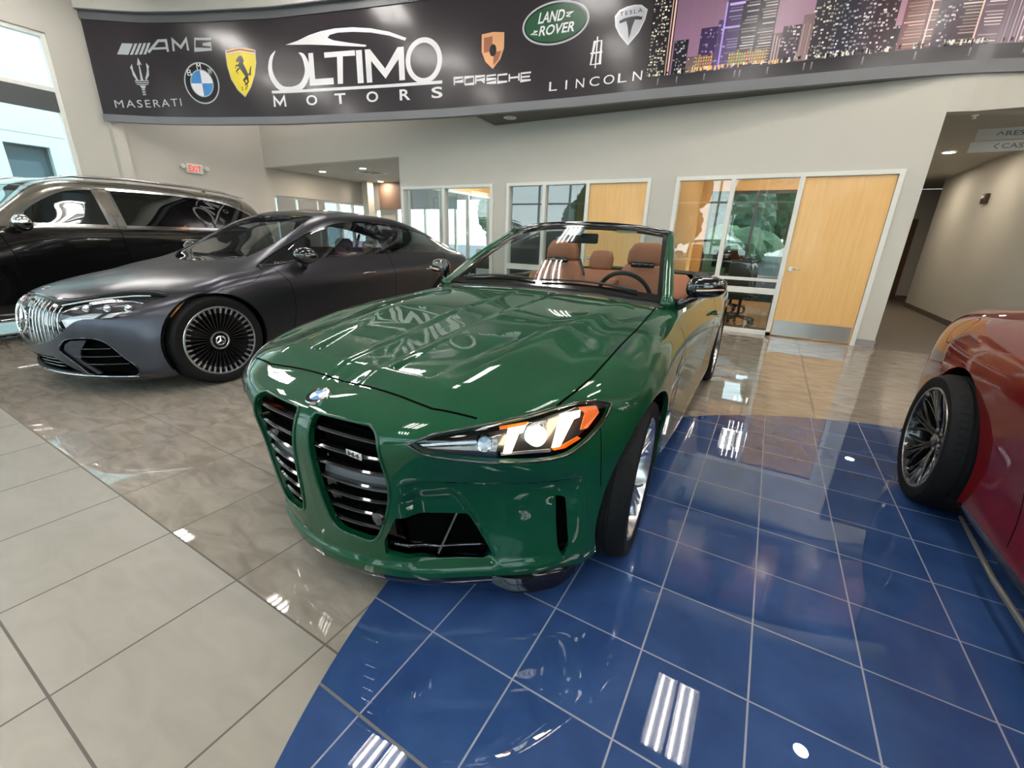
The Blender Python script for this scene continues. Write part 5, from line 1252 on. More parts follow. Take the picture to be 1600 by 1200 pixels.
for sg in (1, -1):
    Vd = []
    MB().box((-2.3, sg*.745, .45), (-1.0, sg*.785, .87), .015).build('door_trim', M_tan, m4, auto=35)
    MB().tube([(-.95, sg*.815, .925), (-1.5, sg*.832, .938), (-2.1, sg*.835, .945), (-2.55, sg*.832, .955)], .014, 8).build('belt_trim', M_gblack, m4, smooth=True)
    o = MB(); o.tube([(-2.32, sg*.70, .90), (-2.34, sg*.70, 1.0), (-2.38, sg*.69, 1.035)], .016, 8); o.build('belt_guide', M_intb, m4, smooth=True)
# wheels and housings
liner(0, .385, .58, .845, m4); liner(-2.857, .39, .56, .92, m4)
stM = dict(kind='pairs', mat=M_silver, dish=.05)
wf = wheel_proto('front_wheel', .338, .262, .256, stM)
place_wheels(wf, m4, [(0, .795, .338, .06, 0), (0, -.795, .338, .06, 0)])
wr = wheel_proto('rear_wheel', .339, .285, .258, stM)
place_wheels(wr, m4, [(-2.857, .795, .339, 0, 0), (-2.857, -.795, .339, 0, 0)])
# floor pan keeps the inside dark
MB().box((-3.6, -.66, .17), (.36, .66, .21)).build('floor_pan', M_under, m4)
eng = MB(); eng.box((-.7, -.48, .2), (.42, .48, .60)); eng.build('engine_block', M_under, m4)
for sg in (1, -1):
    V = []; us = np.linspace(-.02, .285, 16)
    for i, u in enumerate(us):
        q, n = bd.on('uz', u, .155); hx = np.array([n[0], n[1], 0]); hx /= np.linalg.norm(hx); f = math.sin(math.pi*min(1, i/5)/2)*math.sin(math.pi*min(1, (15-i)/4)/2); k = q*[1, sg, 1]; h2 = hx*[1, sg, 1]
        for o_, z in ((-.05, .150), (.004, .150-.02*f), (.006+.010*f, .128-.040*f), (.007+.010*f, .120-.042*f), (-.05, .115-.035*f)): V.append(tuple([k[0]+h2[0]*o_, k[1]+h2[1]*o_, z]))
    F = [(i*5+j, i*5+(j+1) % 5, i*5+5+(j+1) % 5, i*5+5+j) for i in range(15) for j in range(5)]+[tuple(range(5)), tuple(75+j for j in range(5))]
    MB().add(V, F).build('corner_splitter', M_gblack, m4, auto=50)
# ------------------------------------------------------------------ matt grey electric sedan
def sedan_net():
    S = []
    def R(*p): S.append(list(p))
    R(*[(x, 0, z) for x, z in ((.55, .13), (.78, .13), (.845, .19), (.87, .28), (.885, .38), (.885, .48), (.872, .58), (.84, .68), (.79, .737), (.765, .757), (.745, .770), (.735, .776), (.725, .781), (.715, .785))])
    R((.53, .2, .13), (.76, .2, .13), (.825, .2, .19), (.855, .2, .28), (.87, .2, .38), (.87, .2, .48), (.857, .2, .58), (.82, .2, .68), (.75, .19, .745), (.70, .16, .773), (.66, .12, .793), (.63, .08, .803), (.61, .04, .809), (.60, 0, .811))
    R((.48, .4, .125), (.70, .42, .125), (.765, .42, .19), (.795, .41, .28), (.81, .41, .38), (.81, .41, .48), (.80, .41, .58), (.76, .40, .675), (.67, .37, .748), (.59, .31, .791), (.53, .23, .818), (.48, .15, .834), (.45, .07, .842), (.43, 0, .844))
    R((.40, .56, .12), (.60, .60, .12), (.665, .61, .19), (.69, .60, .28), (.70, .59, .38), (.70, .59, .48), (.69, .585, .58), (.64, .57, .675), (.54, .52, .754), (.45, .43, .808), (.38, .32, .845), (.32, .21, .866), (.28, .10, .876), (.26, 0, .878))
    R((.32, .68, .12), (.47, .74, .12), (.525, .76, .19), (.545, .755, .28), (.555, .75, .38), (.555, .745, .48), (.54, .735, .58), (.48, .72, .68), (.37, .655, .764), (.28, .54, .826), (.21, .40, .868), (.15, .27, .892), (.11, .13, .904), (.08, 0, .906))
    R((.24, .76, .13), (.36, .84, .13), (.385, .865, .19), (.395, .87, .28), (.40, .87, .38), (.40, .865, .48), (.37, .855, .58), (.31, .845, .69), (.20, .775, .788), (.11, .64, .850), (.03, .47, .893), (-.03, .31, .918), (-.08, .15, .931), (-.10, 0, .933))
    R((.12, .80, .15), (.15, .87, .15), (.16, .92, .22), (.16, .94, .32), (.15, .95, .42), (.14, .952, .52), (.12, .945, .62), (.08, .925, .73), (.0, .86, .828), (-.08, .72, .885), (-.15, .53, .924), (-.20, .35, .946), (-.24, .17, .957), (-.26, 0, .959))
    def st(x, yz, dx=(0,)*14): S.append([(x+d, y, z) for (y, z), d in zip(yz, dx)])
    lo = lambda a: [(.80, .15), (.88, .15), (.92+a, .21), (.935+a, .32), (.943+a, .42), (.948+a, .52)]
    st(-.12, lo(.02)+[(.962, .64), (.945, .76), (.89, .857), (.76, .915), (.57, .955), (.38, .978), (.19, .989), (0, .992)], (0,)*8+(-.03, -.09, -.16, -.22, -.26, -.28))
    st(-.35, lo(.01)+[(.957, .65), (.945, .785), (.905, .876), (.81, .938), (.64, 1.0), (.44, 1.03), (.22, 1.05), (0, 1.055)], (0,)*8+(-.02, -.06, -.13, -.18, -.21, -.22))
    st(-.65, lo(0)+[(.957, .66), (.948, .80), (.905, .90), (.815, 1.0), (.68, 1.125), (.50, 1.20), (.25, 1.235), (0, 1.245)], (0,)*8+(0, -.04, -.13, -.21, -.26, -.27))
    st(-1.05, lo(0)+[(.958, .67), (.952, .815), (.908, .92), (.83, 1.09), (.705, 1.275), (.52, 1.365), (.26, 1.40), (0, 1.41)], (0,)*8+(0, 0, -.06, -.12, -.16, -.17))
    st(-1.5, lo(0)+[(.96, .68), (.955, .825), (.912, .935), (.83, 1.15), (.675, 1.385), (.50, 1.458), (.25, 1.492), (0, 1.50)], (0,)*10+(-.0, -.02, -.03, -.03))
    st(-2.0, lo(0)+[(.96, .69), (.957, .835), (.914, .945), (.825, 1.17), (.655, 1.412), (.48, 1.477), (.24, 1.508), (0, 1.515)])
    st(-2.5, lo(.005)+[(.962, .70), (.96, .85), (.912, .957), (.818, 1.17), (.645, 1.395), (.47, 1.458), (.235, 1.49), (0, 1.498)])
    st(-2.9, lo(.02)+[(.972, .71), (.963, .865), (.905, .975), (.80, 1.14), (.625, 1.333), (.455, 1.395), (.23, 1.425), (0, 1.432)])
    st(-3.25, lo(.02)+[(.968, .72), (.955, .88), (.885, .995), (.77, 1.105), (.60, 1.245), (.44, 1.298), (.22, 1.325), (0, 1.332)])
    st(-3.6, [(.76, .17), (.86, .17), (.90, .23), (.92, .34), (.93, .44), (.935, .54), (.938, .73), (.92, .90), (.84, 1.012), (.72, 1.07), (.56, 1.14), (.41, 1.175), (.21, 1.192), (0, 1.197)])
    st(-3.86, [(.66, .2), (.76, .2), (.80, .26), (.83, .36), (.85, .46), (.85, .56), (.85, .74), (.82, .90), (.74, 1.012), (.63, 1.05), (.50, 1.075), (.36, 1.085), (.18, 1.09), (0, 1.09)])
    S.append([(-3.85, .50, .22), (-3.98, .56, .22), (-4.02, .60, .28), (-4.04, .62, .38), (-4.05, .63, .48), (-4.05, .63, .58), (-4.04, .63, .76), (-4.0, .61, .90), (-3.97, .57, 1.02), (-3.95, .48, 1.055), (-3.93, .38, 1.065), (-3.92, .28, 1.07), (-3.92, .14, 1.07), (-3.92, 0, 1.07)])
    S.append([(-3.9, .25, .22), (-4.04, .28, .22), (-4.08, .30, .28), (-4.10, .31, .38), (-4.11, .32, .48), (-4.11, .32, .58), (-4.10, .32, .76), (-4.05, .31, .90), (-4.02, .29, 1.02), (-4.0, .25, 1.05), (-3.98, .2, 1.06), (-3.97, .14, 1.06), (-3.97, .07, 1.06), (-3.97, 0, 1.06)])
    S.append([(x, 0, z) for x, z in ((-3.9, .22), (-4.05, .22), (-4.09, .28), (-4.11, .38), (-4.12, .48), (-4.12, .58), (-4.11, .76), (-4.06, .90), (-4.03, 1.02), (-4.01, 1.05), (-4.0, 1.055), (-3.995, 1.057), (-3.99, 1.058), (-3.985, 1.058))])
    return np.array(S)
def sedan_surface(nu=280, nv=150): return net_surface(sedan_net(), nu, nv)
SED_POSE = (-4.813, 1.776, -1.535)
def dark_wheel_style(): return dict(kind='mesh', disc=mat('brake_dark', srgb(50, 50, 50), .5, .8), mat=M_blackrim, dish=.05, barrel=M_blackrim, lipring=.008, ring=mat('machined_lip', srgb(150, 148, 146), .25, .9))
M_mgrey = mat('satin_grey_paint', srgb(66, 66, 73), .29, metal=.85, coat=.25, coat_rough=.22)
M_chr2 = mat('bright_trim', srgb(225, 225, 228), .12, 1.0)
def side_band(bd, poly, name, m, parent, sides=(1, -1)): pass
sed = empty('car', (SED_POSE[0], SED_POSE[1], 0), SED_POSE[2], 'satin dark grey sedan with chrome slatted grille and bladed wheels', 'car')
bs = Body(sedan_surface()); pm = bs.pm
side_g = lambda V: V[:, 1]-.50
pm.cut(circ(0, .37, .395, lambda V: V[:, 1]-.55), 'arch'); pm.cut(circ(-3.12, .37, .395, lambda V: V[:, 1]-.55), 'arch')
swin = [(-.47, .948), (-.89, 1.147), (-1.15, 1.262), (-1.56, 1.362), (-2.05, 1.388), (-2.8, 1.322), (-3.38, 1.188), (-3.74, 1.058), (-3.6, 1.045), (-2.8, 1.052), (-2.0, 1.050), (-1.2, 1.018)]
swin = smooth_poly([(*p, 'c') if i in (0, 7) else p for i, p in enumerate(swin)], 4)
pm.cut(polycut('xz', swin, side_g), 'side_glass')
wsp = smooth_poly([(-.30, -.3, 'c'), (-.30, .0), (-.33, .22), (-.42, .44), (-.53, .60, 'c'), (-.93, .642), (-1.34, .56, 'c'), (-1.27, .3), (-1.24, 0), (-1.24, -.3, 'c')], 5)
pm.cut(polycut('xy', wsp, lambda V: V[:, 2]-.90), 'front_glass')
rwp = smooth_poly([(-2.75, -.3, 'c'), (-2.75, 0), (-2.80, .40), (-2.95, .52, 'c'), (-3.55, .50), (-3.72, .42, 'c'), (-3.76, 0), (-3.76, -.3, 'c')], 5)
pm.cut(polycut('xy', rwp, lambda V: V[:, 2]-.90), 'rear_glass')
roofp = smooth_poly([(-1.40, -.3, 'c'), (-1.40, 0), (-1.44, .45), (-1.55, .50), (-2.5, .47), (-2.62, .40), (-2.65, 0), (-2.65, -.3, 'c')], 5)
pm.cut(polycut('xy', roofp, lambda V: V[:, 2]-1.3), 'roof_glass')
face = [(-.3, .748), (0, .748), (.20, .738), (.27, .730), (.38, .728), (.44, .739), (.51, .766), (.574, .781), (.70, .779), (.81, .757), (.767, .715), (.741, .650), (.704, .612), (.606, .606), (.525, .600), (.467, .557), (.407, .500), (.304, .44), (.17, .405), (0, .385), (-.3, .385)]
face = smooth_poly([(*p, 'c') if i in (0, 1, 9, 19, 20) else p for i, p in enumerate(face)], 4)
lamp = smooth_poly([(.345, .66), (.36, .70), (.40, .80, 'c'), (.9, .80, 'c'), (.9, .55, 'c'), (.46, .50, 'c'), (.40, .56)], 4)
pm.cut(polycut('yz', face, lambda V: V[:, 0]-.15), 'face')
pm.cut(polycut('yz', lamp, lambda V: V[:, 0]-.10), 'lamp', labels=('face',))
ik = smooth_poly([(.364, .371), (.40, .43), (.449, .462), (.567, .472), (.647, .44), (.717, .319), (.761, .223), (.711, .165), (.515, .172), (.44, .27)], 4)
pm.cut(polycut('yz', ik, lambda V: V[:, 0]-.3), 'corner_intake')
pm.cut(polycut('yz', [(-.3, .315), (.27, .315), (.40, .22), (.44, .195), (-.3, .195)], lambda V: V[:, 0]-.4), 'centre_intake')
pm.cut(lambda V: np.minimum(.172-V[:, 2], V[:, 0]-.25), 'lip')
pm.cut(lambda V: np.minimum(np.minimum(.22-V[:, 2], -.38-V[:, 0]), V[:, 0]+2.74), 'skirt')
Shell().add(*pm.piece('body'), lip=.02).build('body', M_mgrey, sed)
Shell().add(*pm.piece('lip'), lip=.01).build('front_lip', M_gblack, sed); [Shell().add(*pm.piece('skirt'), sides=(sg,), lip=.01).build('side_skirt', M_gblack, sed) for sg in (1, -1)]
for sg in (1, -1): Shell().add(*pm.piece('side_glass'), sides=(sg,), off=-.004).build('side_windows', M_tint2, sed)
Shell().add(*pm.piece('front_glass'), off=-.003).build('windshield', M_wind, sed); Shell().add(*pm.piece('rear_glass'), off=-.003).build('rear_window', M_tint, sed)
Shell().add(*pm.piece('roof_glass'), off=-.002).build('glass_roof', M_frit, sed)
g = Shell().add(*pm.piece('face'), off=-.012).build('front_grille', mat('grille_black_mirror', (.008, .008, .009), .05, coat=1), sed)
for k in range(1, 9):
    for sg in (1, -1):
        y = .052+.042*k; 
        if y > .40: continue
        zt = np.interp(y, [0, .2, .27, .38, .42], [.742, .73, .722, .70, .66]); zb = np.interp(y, [0, .17, .304, .407, .467], [.392, .412, .448, .508, .565])
        P = [bs.on('yz', y+(.02*(.74-z)/.35 if y > .1 else 0), z) for z in np.linspace(zb, zt, 8)]
        P = [q for q in P if q[0] is not None]
        MB().tube([tuple((p+n*.0)*[1, sg, 1]) for p, n in P], [.002]+[.0045]*(len(P)-2)+[.002], 6).build('grille_slat', M_chr2, g, smooth=True)
# star
st = MB(); p, n = bs.on('yz', .002, .575); nv2 = Vector((n[0], 0, n[2])).normalized(); M2 = Matrix.Translation((p[0]+.004, 0, .575)) @ Vector((0, 1, 0)).rotation_difference(nv2).to_matrix().to_4x4()
st.tube([tuple(M2 @ Vector((.098*math.cos(t), .004, .098*math.sin(t)))) for t in np.linspace(0, 2*math.pi, 41)[:-1]], .008, 8, close=True)
for k in range(3):
    a = math.pi/2+2*math.pi*k/3; c, s_ = math.cos(a), math.sin(a); w = .016
    q = [M2 @ Vector(v) for v in ((w*s_*1, .004, -w*c), (-w*s_, .004, w*c), (.095*c, .004, .095*s_), (0, .014, 0))]; st.add([tuple(v) for v in q], [(0, 1, 3), (1, 2, 3), (2, 0, 3), (0, 2, 1)])
st.build('star_emblem', M_chrome, g, auto=30)
p, n = bs.on('xy', .715, .0); 
eb = MB(); Mh = Matrix.Translation((.70, 0, float(bs.on('xy', .70, .002)[0][2])+.001)) @ Matrix.Rotation(math.pi/2+.35, 4, 'X').to_4x4(); Mh = Matrix.Translation((.70, 0, float(bs.on('xy', .70, .002)[0][2])+.001)) @ Vector((0, 1, 0)).rotation_difference(Vector(bs.on('xy', .70, .002)[1])).to_matrix().to_4x4()
eb.tube([tuple(Mh @ Vector((.024*math.cos(t), .001, .024*math.sin(t)))) for t in np.linspace(0, 2*math.pi, 25)[:-1]], .002, 6, close=True)
for k in range(3):
    a = -math.pi/2+2*math.pi*k/3; c, s_ = math.cos(a), math.sin(a); w = .003; eb.add([tuple(Mh @ Vector(v)) for v in ((w*s_, .001, -w*c), (-w*s_, .001, w*c), (.023*c, .001, .023*s_), (0, .004, 0))], [(0, 1, 3), (1, 2, 3), (2, 0, 3)])
eb.build('hood_badge', M_chrome, sed, auto=30)
fr = bs.path('yz', [tuple(q) for q in face if q[0] >= 0 and not (q[1] > .70 and q[0] < .82)], .02)
for sg in (1, -1):
    L = Shell().add(*pm.piece('lamp'), sides=(sg,), off=-.05).build('headlight', M_lampbk, sed); Shell().add(*pm.piece('lamp'), sides=(sg,), off=-.002).build('headlight_lens', M_lens, L)
    P = bs.path('yz', [(.36, .702), (.46, .732), (.54, .752), (.62, .764), (.70, .764)], .02); MB().tube([tuple((p-n*.012)*[1, sg, 1]) for p, n in P], .006, 6).build('light_strip', mat('white_light_guide', srgb(235, 240, 245), .2, coat=1), L, smooth=True)
    P = bs.path('yz', [(.39, .65), (.45, .70), (.56, .728), (.66, .735), (.73, .720)], .02); MB().tube([tuple((p-n*.02)*[1, sg, 1]) for p, n in P], .005, 6).build('chrome_strip', M_chr2, L, smooth=True)
    bs.patch('yz', [(.40, .600), (.455, .625), (.56, .655), (.685, .655), (.665, .625), (.60, .616), (.53, .612), (.47, .570), (.43, .54)], -.022, mat('lamp_reflector_bright', srgb(228, 230, 232), .3, .2), L, 'reflector', sides=(sg,))
    bs.patch('yz', [(.575, .60), (.62, .66), (.645, .66), (.60, .60)], -.018, M_lampbk, L, 'reflector_divider', sides=(sg,))
    for y in (.50, .60, .69):
        p, n = bs.on('yz', y, .695); p = p-n*.025; q = Vector((n[0], n[1]*sg, 0)).normalized(); MB().lathe([(0, .010), (.012, .009), (.020, .003), (.022, 0), (.026, .004), (.026, -.015)], 20, Matrix.Translation((p[0], p[1]*sg, p[2])) @ Vector((0, 1, 0)).rotation_difference(q).to_matrix().to_4x4()).build('projector_lens', M_chrome, L, auto=40)
    K = Shell().add(*pm.piece('corner_intake'), sides=(sg,), off=-.06).build('corner_intake', M_under, sed)
    for z0, y0, y1 in ((.385, .43, .66), (.325, .43, .70), (.265, .50, .725)):
        P = bs.path('yz', [(y0, z0), (y1, z0+.004)], .03); 
        V = []
        for p, n in P: V += [tuple((p-n*.012)*[1, sg, 1]+np.array([0, 0, .004])), tuple((p-n*.012)*[1, sg, 1]-np.array([0, 0, .004])), tuple((p-n*.058)*[1, sg, 1]-np.array([0, 0, .004])), tuple((p-n*.058)*[1, sg, 1]+np.array([0, 0, .004]))]
        k = len(P); MB().add(V, [(i*4+j, i*4+(j+1) % 4, i*4+4+(j+1) % 4, i*4+4+j) for i in range(k-1) for j in range(4)]).build('air_vane', M_gblack, K)
    bs.patch('yz', [(.375, .37), (.405, .42), (.45, .447), (.55, .455), (.50, .38), (.47, .30), (.56, .19), (.53, .178), (.45, .27)], -.012, M_mgrey, K, 'intake_blade', sides=(sg,), thick=.02)
    P = bs.path('yz', [tuple(q) for q in ik]+[tuple(ik[0])], .02); MB().tube([tuple((p+n*.001)*[1, sg, 1]) for p, n in P], .0045, 6).build('intake_trim', M_gblack, K, smooth=True)
    bs.patch('xz', [(.325, .600), (.300, .606), (.195, .708), (.215, .700)], .003, mat('amber_marker', srgb(232, 140, 50), .25, coat=1), sed, 'side_marker', sides=(sg,))
    # mirror on its foot
    bm = bmesh.new(); bmesh.ops.create_uvsphere(bm, u_segments=22, v_segments=14, radius=1)
    for v in bm.verts:
        x, y, z = v.co; v.co = Vector((-.86+.085*x*(1-.3*y)-.03*y, sg*(1.005+.10*y), 1.045+.078*z*(1-.2*y)))
        if x < -.2: v.co.x = max(v.co.x, -.905-.03*y)
    r_ = MB().bm(bm).build('side_mirror', M_gblack, sed, smooth=True)
    MB().tube([(-.88, sg*.92, .93), (-.87, sg*.955, .965), (-.865, sg*.975, 1.01)], [.030, .030, .040], 8).build('mirror_foot', M_gblack, r_, smooth=True)
    for x in (-1.70, -2.78):
        p, n = bs.on('xz', x, .845); MB().tube([(x+.11, sg*(p[1]+.002), p[2]-.004), (x+.05, sg*(p[1]+.010), p[2]+.003), (x-.05, sg*(p[1]+.010), p[2]+.004), (x-.11, sg*(p[1]+.002), p[2])], [.004, .010, .010, .004], 6).build('door_handle', M_chr2, sed, smooth=True)
    # window pillars and sail
    bs.patch('xz', [(-.50, .952), (-.86, 1.125), (-.93, 1.010), (-.70, .975)], -.001, M_gblack, sed, 'window_sail', sides=(sg,))
    text_obj('badge_letters', 'EQE', .12, .026, M_chr2, sed, (-.66 if sg > 0 else -.66, sg*.889, .985), (math.pi/2+.5 if sg > 0 else math.pi/2+.5, 0, math.pi if sg > 0 else 0))
    for quad in ([(-2.0, 1.055), (-2.02, 1.375), (-2.10, 1.378), (-2.14, 1.055)], [(-3.13, 1.06), (-3.06, 1.255), (-3.10, 1.245), (-3.19, 1.06)]): bs.patch('xz', quad, .0005, M_gblack, sed, 'window_pillar', sides=(sg,))
for k, (m_, w_) in enumerate(((M_gblack, .012),)):
    bs.ribbon('xz', [tuple(q) for q in swin], w_, m_, sed, 'window_seal', close=True, depth=.003)
bs.ribbon('xz', [(-.60, .93), (-.70, .80), (-.72, .55), (-.66, .26)], .006, M_seam, sed); bs.ribbon('xz', [(-2.07, 1.04), (-2.10, .80), (-2.08, .40), (-2.0, .24)], .006, M_seam, sed)
bs.ribbon('xz', [(-3.2, 1.04), (-3.10, .90), (-2.85, .75), (-2.7, .45)], .006, M_seam, sed)
bs.ribbon('yz', [(.0, .756), (.20, .746), (.27, .739), (.38, .736), (.44, .747), (.51, .774), (.574, .789), (.70, .787), (.80, .767)], .010, M_gblack, sed, 'panel_gap')
bs.ribbon('xz', [(.26, .765), (.15, .775), (-.10, .79), (-.35, .83), (-.47, .90)], .005, M_seam, sed)
bs.ribbon('xz', [(.235, .76), (.20, .70)], .005, M_seam, sed)
lipP = bs.path('yz', [(0, .176), (.3, .176), (.5, .176), (.65, .172), (.74, .165)], .03)
for sg in (1, -1): MB().tube([tuple((p+n*.004)*[1, sg, 1]) for p, n in lipP], .0045, 6).build('chrome_lip_trim', M_chr2, sed, smooth=True)
ci = Shell().add(*pm.piece('centre_intake'), off=-.07).build('centre_intake', M_under, sed)
for z in (.225, .255, .285):
    P = bs.path('yz', [(-.30, z), (0.001, z), (.30, z)], .04); MB().tube([tuple(p-n*.02) for p, n in P], .005, 6).build('intake_bar', M_gblack, ci, smooth=True)
P = bs.path('xz', [(-.40, .215), (-1.5, .215), (-2.72, .215)], .08)
# cabin
cab_ = MB(); cab_.box((-3.6, -.80, .3), (-.35, .80, .36)); cab_.box((-.45, -.75, .36), (-.35, .75, .93)); cab_.build('cabin_floor', M_intb, sed)
for sg in (1, -1): MB().box((-3.6, sg*.80, .36), (-.5, sg*.86, .97)).build('door_trim', M_intb, sed)
V = []; prof = [(-.36, .93), (-.60, .985), (-.95, .985), (-1.10, .93), (-1.10, .80)]
for x, z in prof:
    for j in range(9): y = -.72+1.44*j/8; V.append((x, y, z-.02*(abs(y)/.72)**2))
MB().add(V, [(i*9+j, i*9+j+1, i*9+10+j, i*9+9+j) for i in range(len(prof)-1) for j in range(8)]).build('dashboard', M_intb, sed, smooth=True)
def seat2(x, y, parent, m=None, top=1.0, name='front_seat'):
    m = m or M_intb; s = loft(name, [rrect(x, y, .40, .24, .25), rrect(x, y, .56, .25, .26)], m, parent)
    loft('seat_back', [rrect(x-.2-.12*k/3, y, .55+.15*k*top, .25-.02*k, .08) for k in range(4)], m, s); loft('head_rest', [rrect(x-.34, y, 1.02, .08, .03), rrect(x-.35, y, 1.06, .13, .05), rrect(x-.36, y, 1.16, .13, .05), rrect(x-.36, y, 1.20, .08, .03)], m, s); return s
for y in (.38, -.38): seat2(-1.50, y, sed)
rbs = loft('rear_bench', [rrect(-2.55, 0, .40, .62, .25), rrect(-2.55, 0, .56, .62, .25)], M_intb, sed); loft('bench_back', [rrect(-2.8, 0, .55, .62, .08), rrect(-2.95, 0, .98, .60, .07)], M_intb, rbs)
for y in (.36, -.36): loft('head_rest', [rrect(-2.95, y, .96, .10, .04), rrect(-2.96, y, 1.12, .11, .05), rrect(-2.97, y, 1.15, .06, .03)], M_intb, rbs)
tw_ = MB(); tw_.tube([(-1.18+.17*math.sin(t)*.4, .38+.18*math.cos(t), .93+.17*math.sin(t)*.9) for t in np.linspace(0, 2*math.pi, 25)[:-1]], .014, 6, close=True); tw_.build('steering_wheel', M_intb, sed, smooth=True)
liner(0, .405, .58, .92, sed, .37); liner(-3.12, .405, .58, .92, sed, .37)
wp = wheel_proto('front_wheel', .372, .26, .285, dict(kind='blades', mat=M_blackrim, dish=.02, lipring=.012, barrel=M_blackrim, ring=M_silver))
place_wheels(wp, sed, [(0, .815, .372, .0, 0), (0, -.815, .372, .0, 0), (-3.12, .815, .372, 0, 0), (-3.12, -.815, .372, 0, 0)])
MB().box((-3.8, -.72, .16), (.55, .72, .2)).build('floor_pan', M_under, sed); MB().box((-.4, -.55, .2), (.6, .55, .55)).build('engine_block', M_under, sed)

# ------------------------------------------------------------------ black and bronze SUV
SUV_POSE = (-7.866, .477, -1.403)
def suv_net():
    S = []
    def st(x, yz, dx=None): S.append([(x+(dx[i] if dx else 0), y, z) for i, (y, z) in enumerate(yz)])
    S.append([(x, 0, z) for x, z in ((.6, .28), (.84, .28), (.88, .36), (.90, .45), (.905, .58), (.905, .72), (.90, .86), (.88, .98), (.83, 1.05), (.78, 1.08), (.74, 1.095), (.72, 1.10), (.70, 1.105), (.68, 1.11))])
    S.append([(.55, .35, .27), (.80, .38, .27), (.84, .38, .36), (.86, .38, .45), (.865, .38, .58), (.865, .38, .72), (.86, .37, .86), (.83, .36, .98), (.76, .33, 1.06), (.69, .28, 1.095), (.63, .2, 1.115), (.60, .13, 1.125), (.58, .06, 1.13), (.57, 0, 1.13)])
    S.append([(.42, .62, .27), (.68, .68, .27), (.73, .69, .36), (.745, .69, .45), (.75, .69, .58), (.75, .685, .72), (.73, .68, .86), (.66, .66, .99), (.54, .60, 1.08), (.45, .50, 1.125), (.38, .38, 1.145), (.33, .25, 1.155), (.30, .12, 1.16), (.28, 0, 1.16)])
    S.append([(.30, .78, .28), (.46, .88, .28), (.49, .90, .36), (.50, .91, .46), (.50, .91, .58), (.49, .905, .72), (.45, .89, .87), (.37, .85, 1.01), (.26, .77, 1.105), (.17, .64, 1.15), (.09, .48, 1.175), (.04, .32, 1.185), (.0, .16, 1.19), (-.02, 0, 1.19)])
    lo = [(.85, .27), (.93, .27), (.955, .34), (.965, .46), (.97, .58), (.975, .72)]
    st(.10, lo+[(.97, .88), (.945, 1.03), (.86, 1.125), (.72, 1.17), (.54, 1.195), (.36, 1.205), (.18, 1.21), (0, 1.21)], (0,)*8+(-.02, -.06, -.12, -.17, -.2, -.22))
    st(-.25, lo+[(.975, .89), (.955, 1.06), (.90, 1.155), (.78, 1.195), (.58, 1.215), (.38, 1.225), (.19, 1.23), (0, 1.23)], (0,)*9+(-.03, -.08, -.12, -.15, -.17))
    st(-.60, lo+[(.98, .90), (.965, 1.09), (.935, 1.185), (.84, 1.235), (.66, 1.26), (.44, 1.275), (.22, 1.28), (0, 1.285)], (0,)*9+(-.02, -.06, -.1, -.13, -.14))
    st(-.95, lo+[(.982, .91), (.97, 1.11), (.945, 1.215), (.855, 1.37), (.74, 1.49), (.52, 1.54), (.26, 1.56), (0, 1.565)], (0,)*9+(0, -.05, -.10, -.13, -.14))
    for x, y9, z9, y10, z10, zr, zc in ((-1.4, .85, 1.47, .745, 1.685, 1.745, 1.765), (-1.9, .845, 1.49, .73, 1.725, 1.785, 1.805), (-2.5, .84, 1.50, .72, 1.735, 1.80, 1.82), (-3.1, .83, 1.50, .705, 1.725, 1.795, 1.815), (-3.6, .815, 1.49, .68, 1.70, 1.77, 1.79), (-3.95, .79, 1.47, .66, 1.655, 1.735, 1.755)):
        w = 0 if x > -3.5 else (-3.5-x)*.10
        st(x, [(a-w, b) for a, b in lo]+[(.982-w, .92), (.972-w, 1.12), (.945-w, 1.228), (y9, z9), (y10, z10), (.52, zr), (.26, zc-.005), (0, zc)])
    st(-4.15, [(a-.12, b) for a, b in lo]+[(.86, .92), (.85, 1.12), (.82, 1.23), (.72, 1.43), (.61, 1.56), (.46, 1.62), (.23, 1.64), (0, 1.645)], (0,)*8+(0, 0, .02, .02, .02, .02))
    S.append([(-4.1, .6, .3), (-4.26, .68, .3), (-4.29, .70, .36), (-4.3, .71, .46), (-4.31, .72, .58), (-4.31, .72, .72), (-4.31, .72, .92), (-4.30, .71, 1.12), (-4.28, .69, 1.23), (-4.24, .62, 1.38), (-4.20, .53, 1.50), (-4.17, .40, 1.56), (-4.16, .2, 1.58), (-4.16, 0, 1.58)])
    S.append([(x, 0, z) for x, z in ((-4.1, .3), (-4.3, .3), (-4.34, .36), (-4.36, .46), (-4.37, .58), (-4.37, .72), (-4.37, .92), (-4.36, 1.12), (-4.34, 1.23), (-4.29, 1.38), (-4.24, 1.49), (-4.21, 1.54), (-4.19, 1.56), (-4.18, 1.57))])
    return np.array(S)
M_bronze = mat('bronze_grey_paint', srgb(112, 106, 96), .25, metal=.6, coat=1, coat_rough=.03)
M_blkp = mat('black_paint', (.003, .003, .0035), .15, coat=1, coat_rough=.01)
suv = empty('car', (SUV_POSE[0], SUV_POSE[1], 0), SUV_POSE[2], 'tall black SUV with bronze grey roof and chrome window trim', 'car')
bv = Body(net_surface(suv_net(), 240, 130)); pm = bv.pm
pm.cut(circ(0, .40, .44, lambda V: V[:, 1]-.6), 'arch'); pm.cut(circ(-3.135, .40, .44, lambda V: V[:, 1]-.6), 'arch')
w1 = smooth_poly([(-.86, 1.245, 'c'), (-1.08, 1.44), (-1.36, 1.60), (-1.55, 1.655), (-1.735, 1.675, 'c'), (-1.76, 1.245, 'c')], 4)
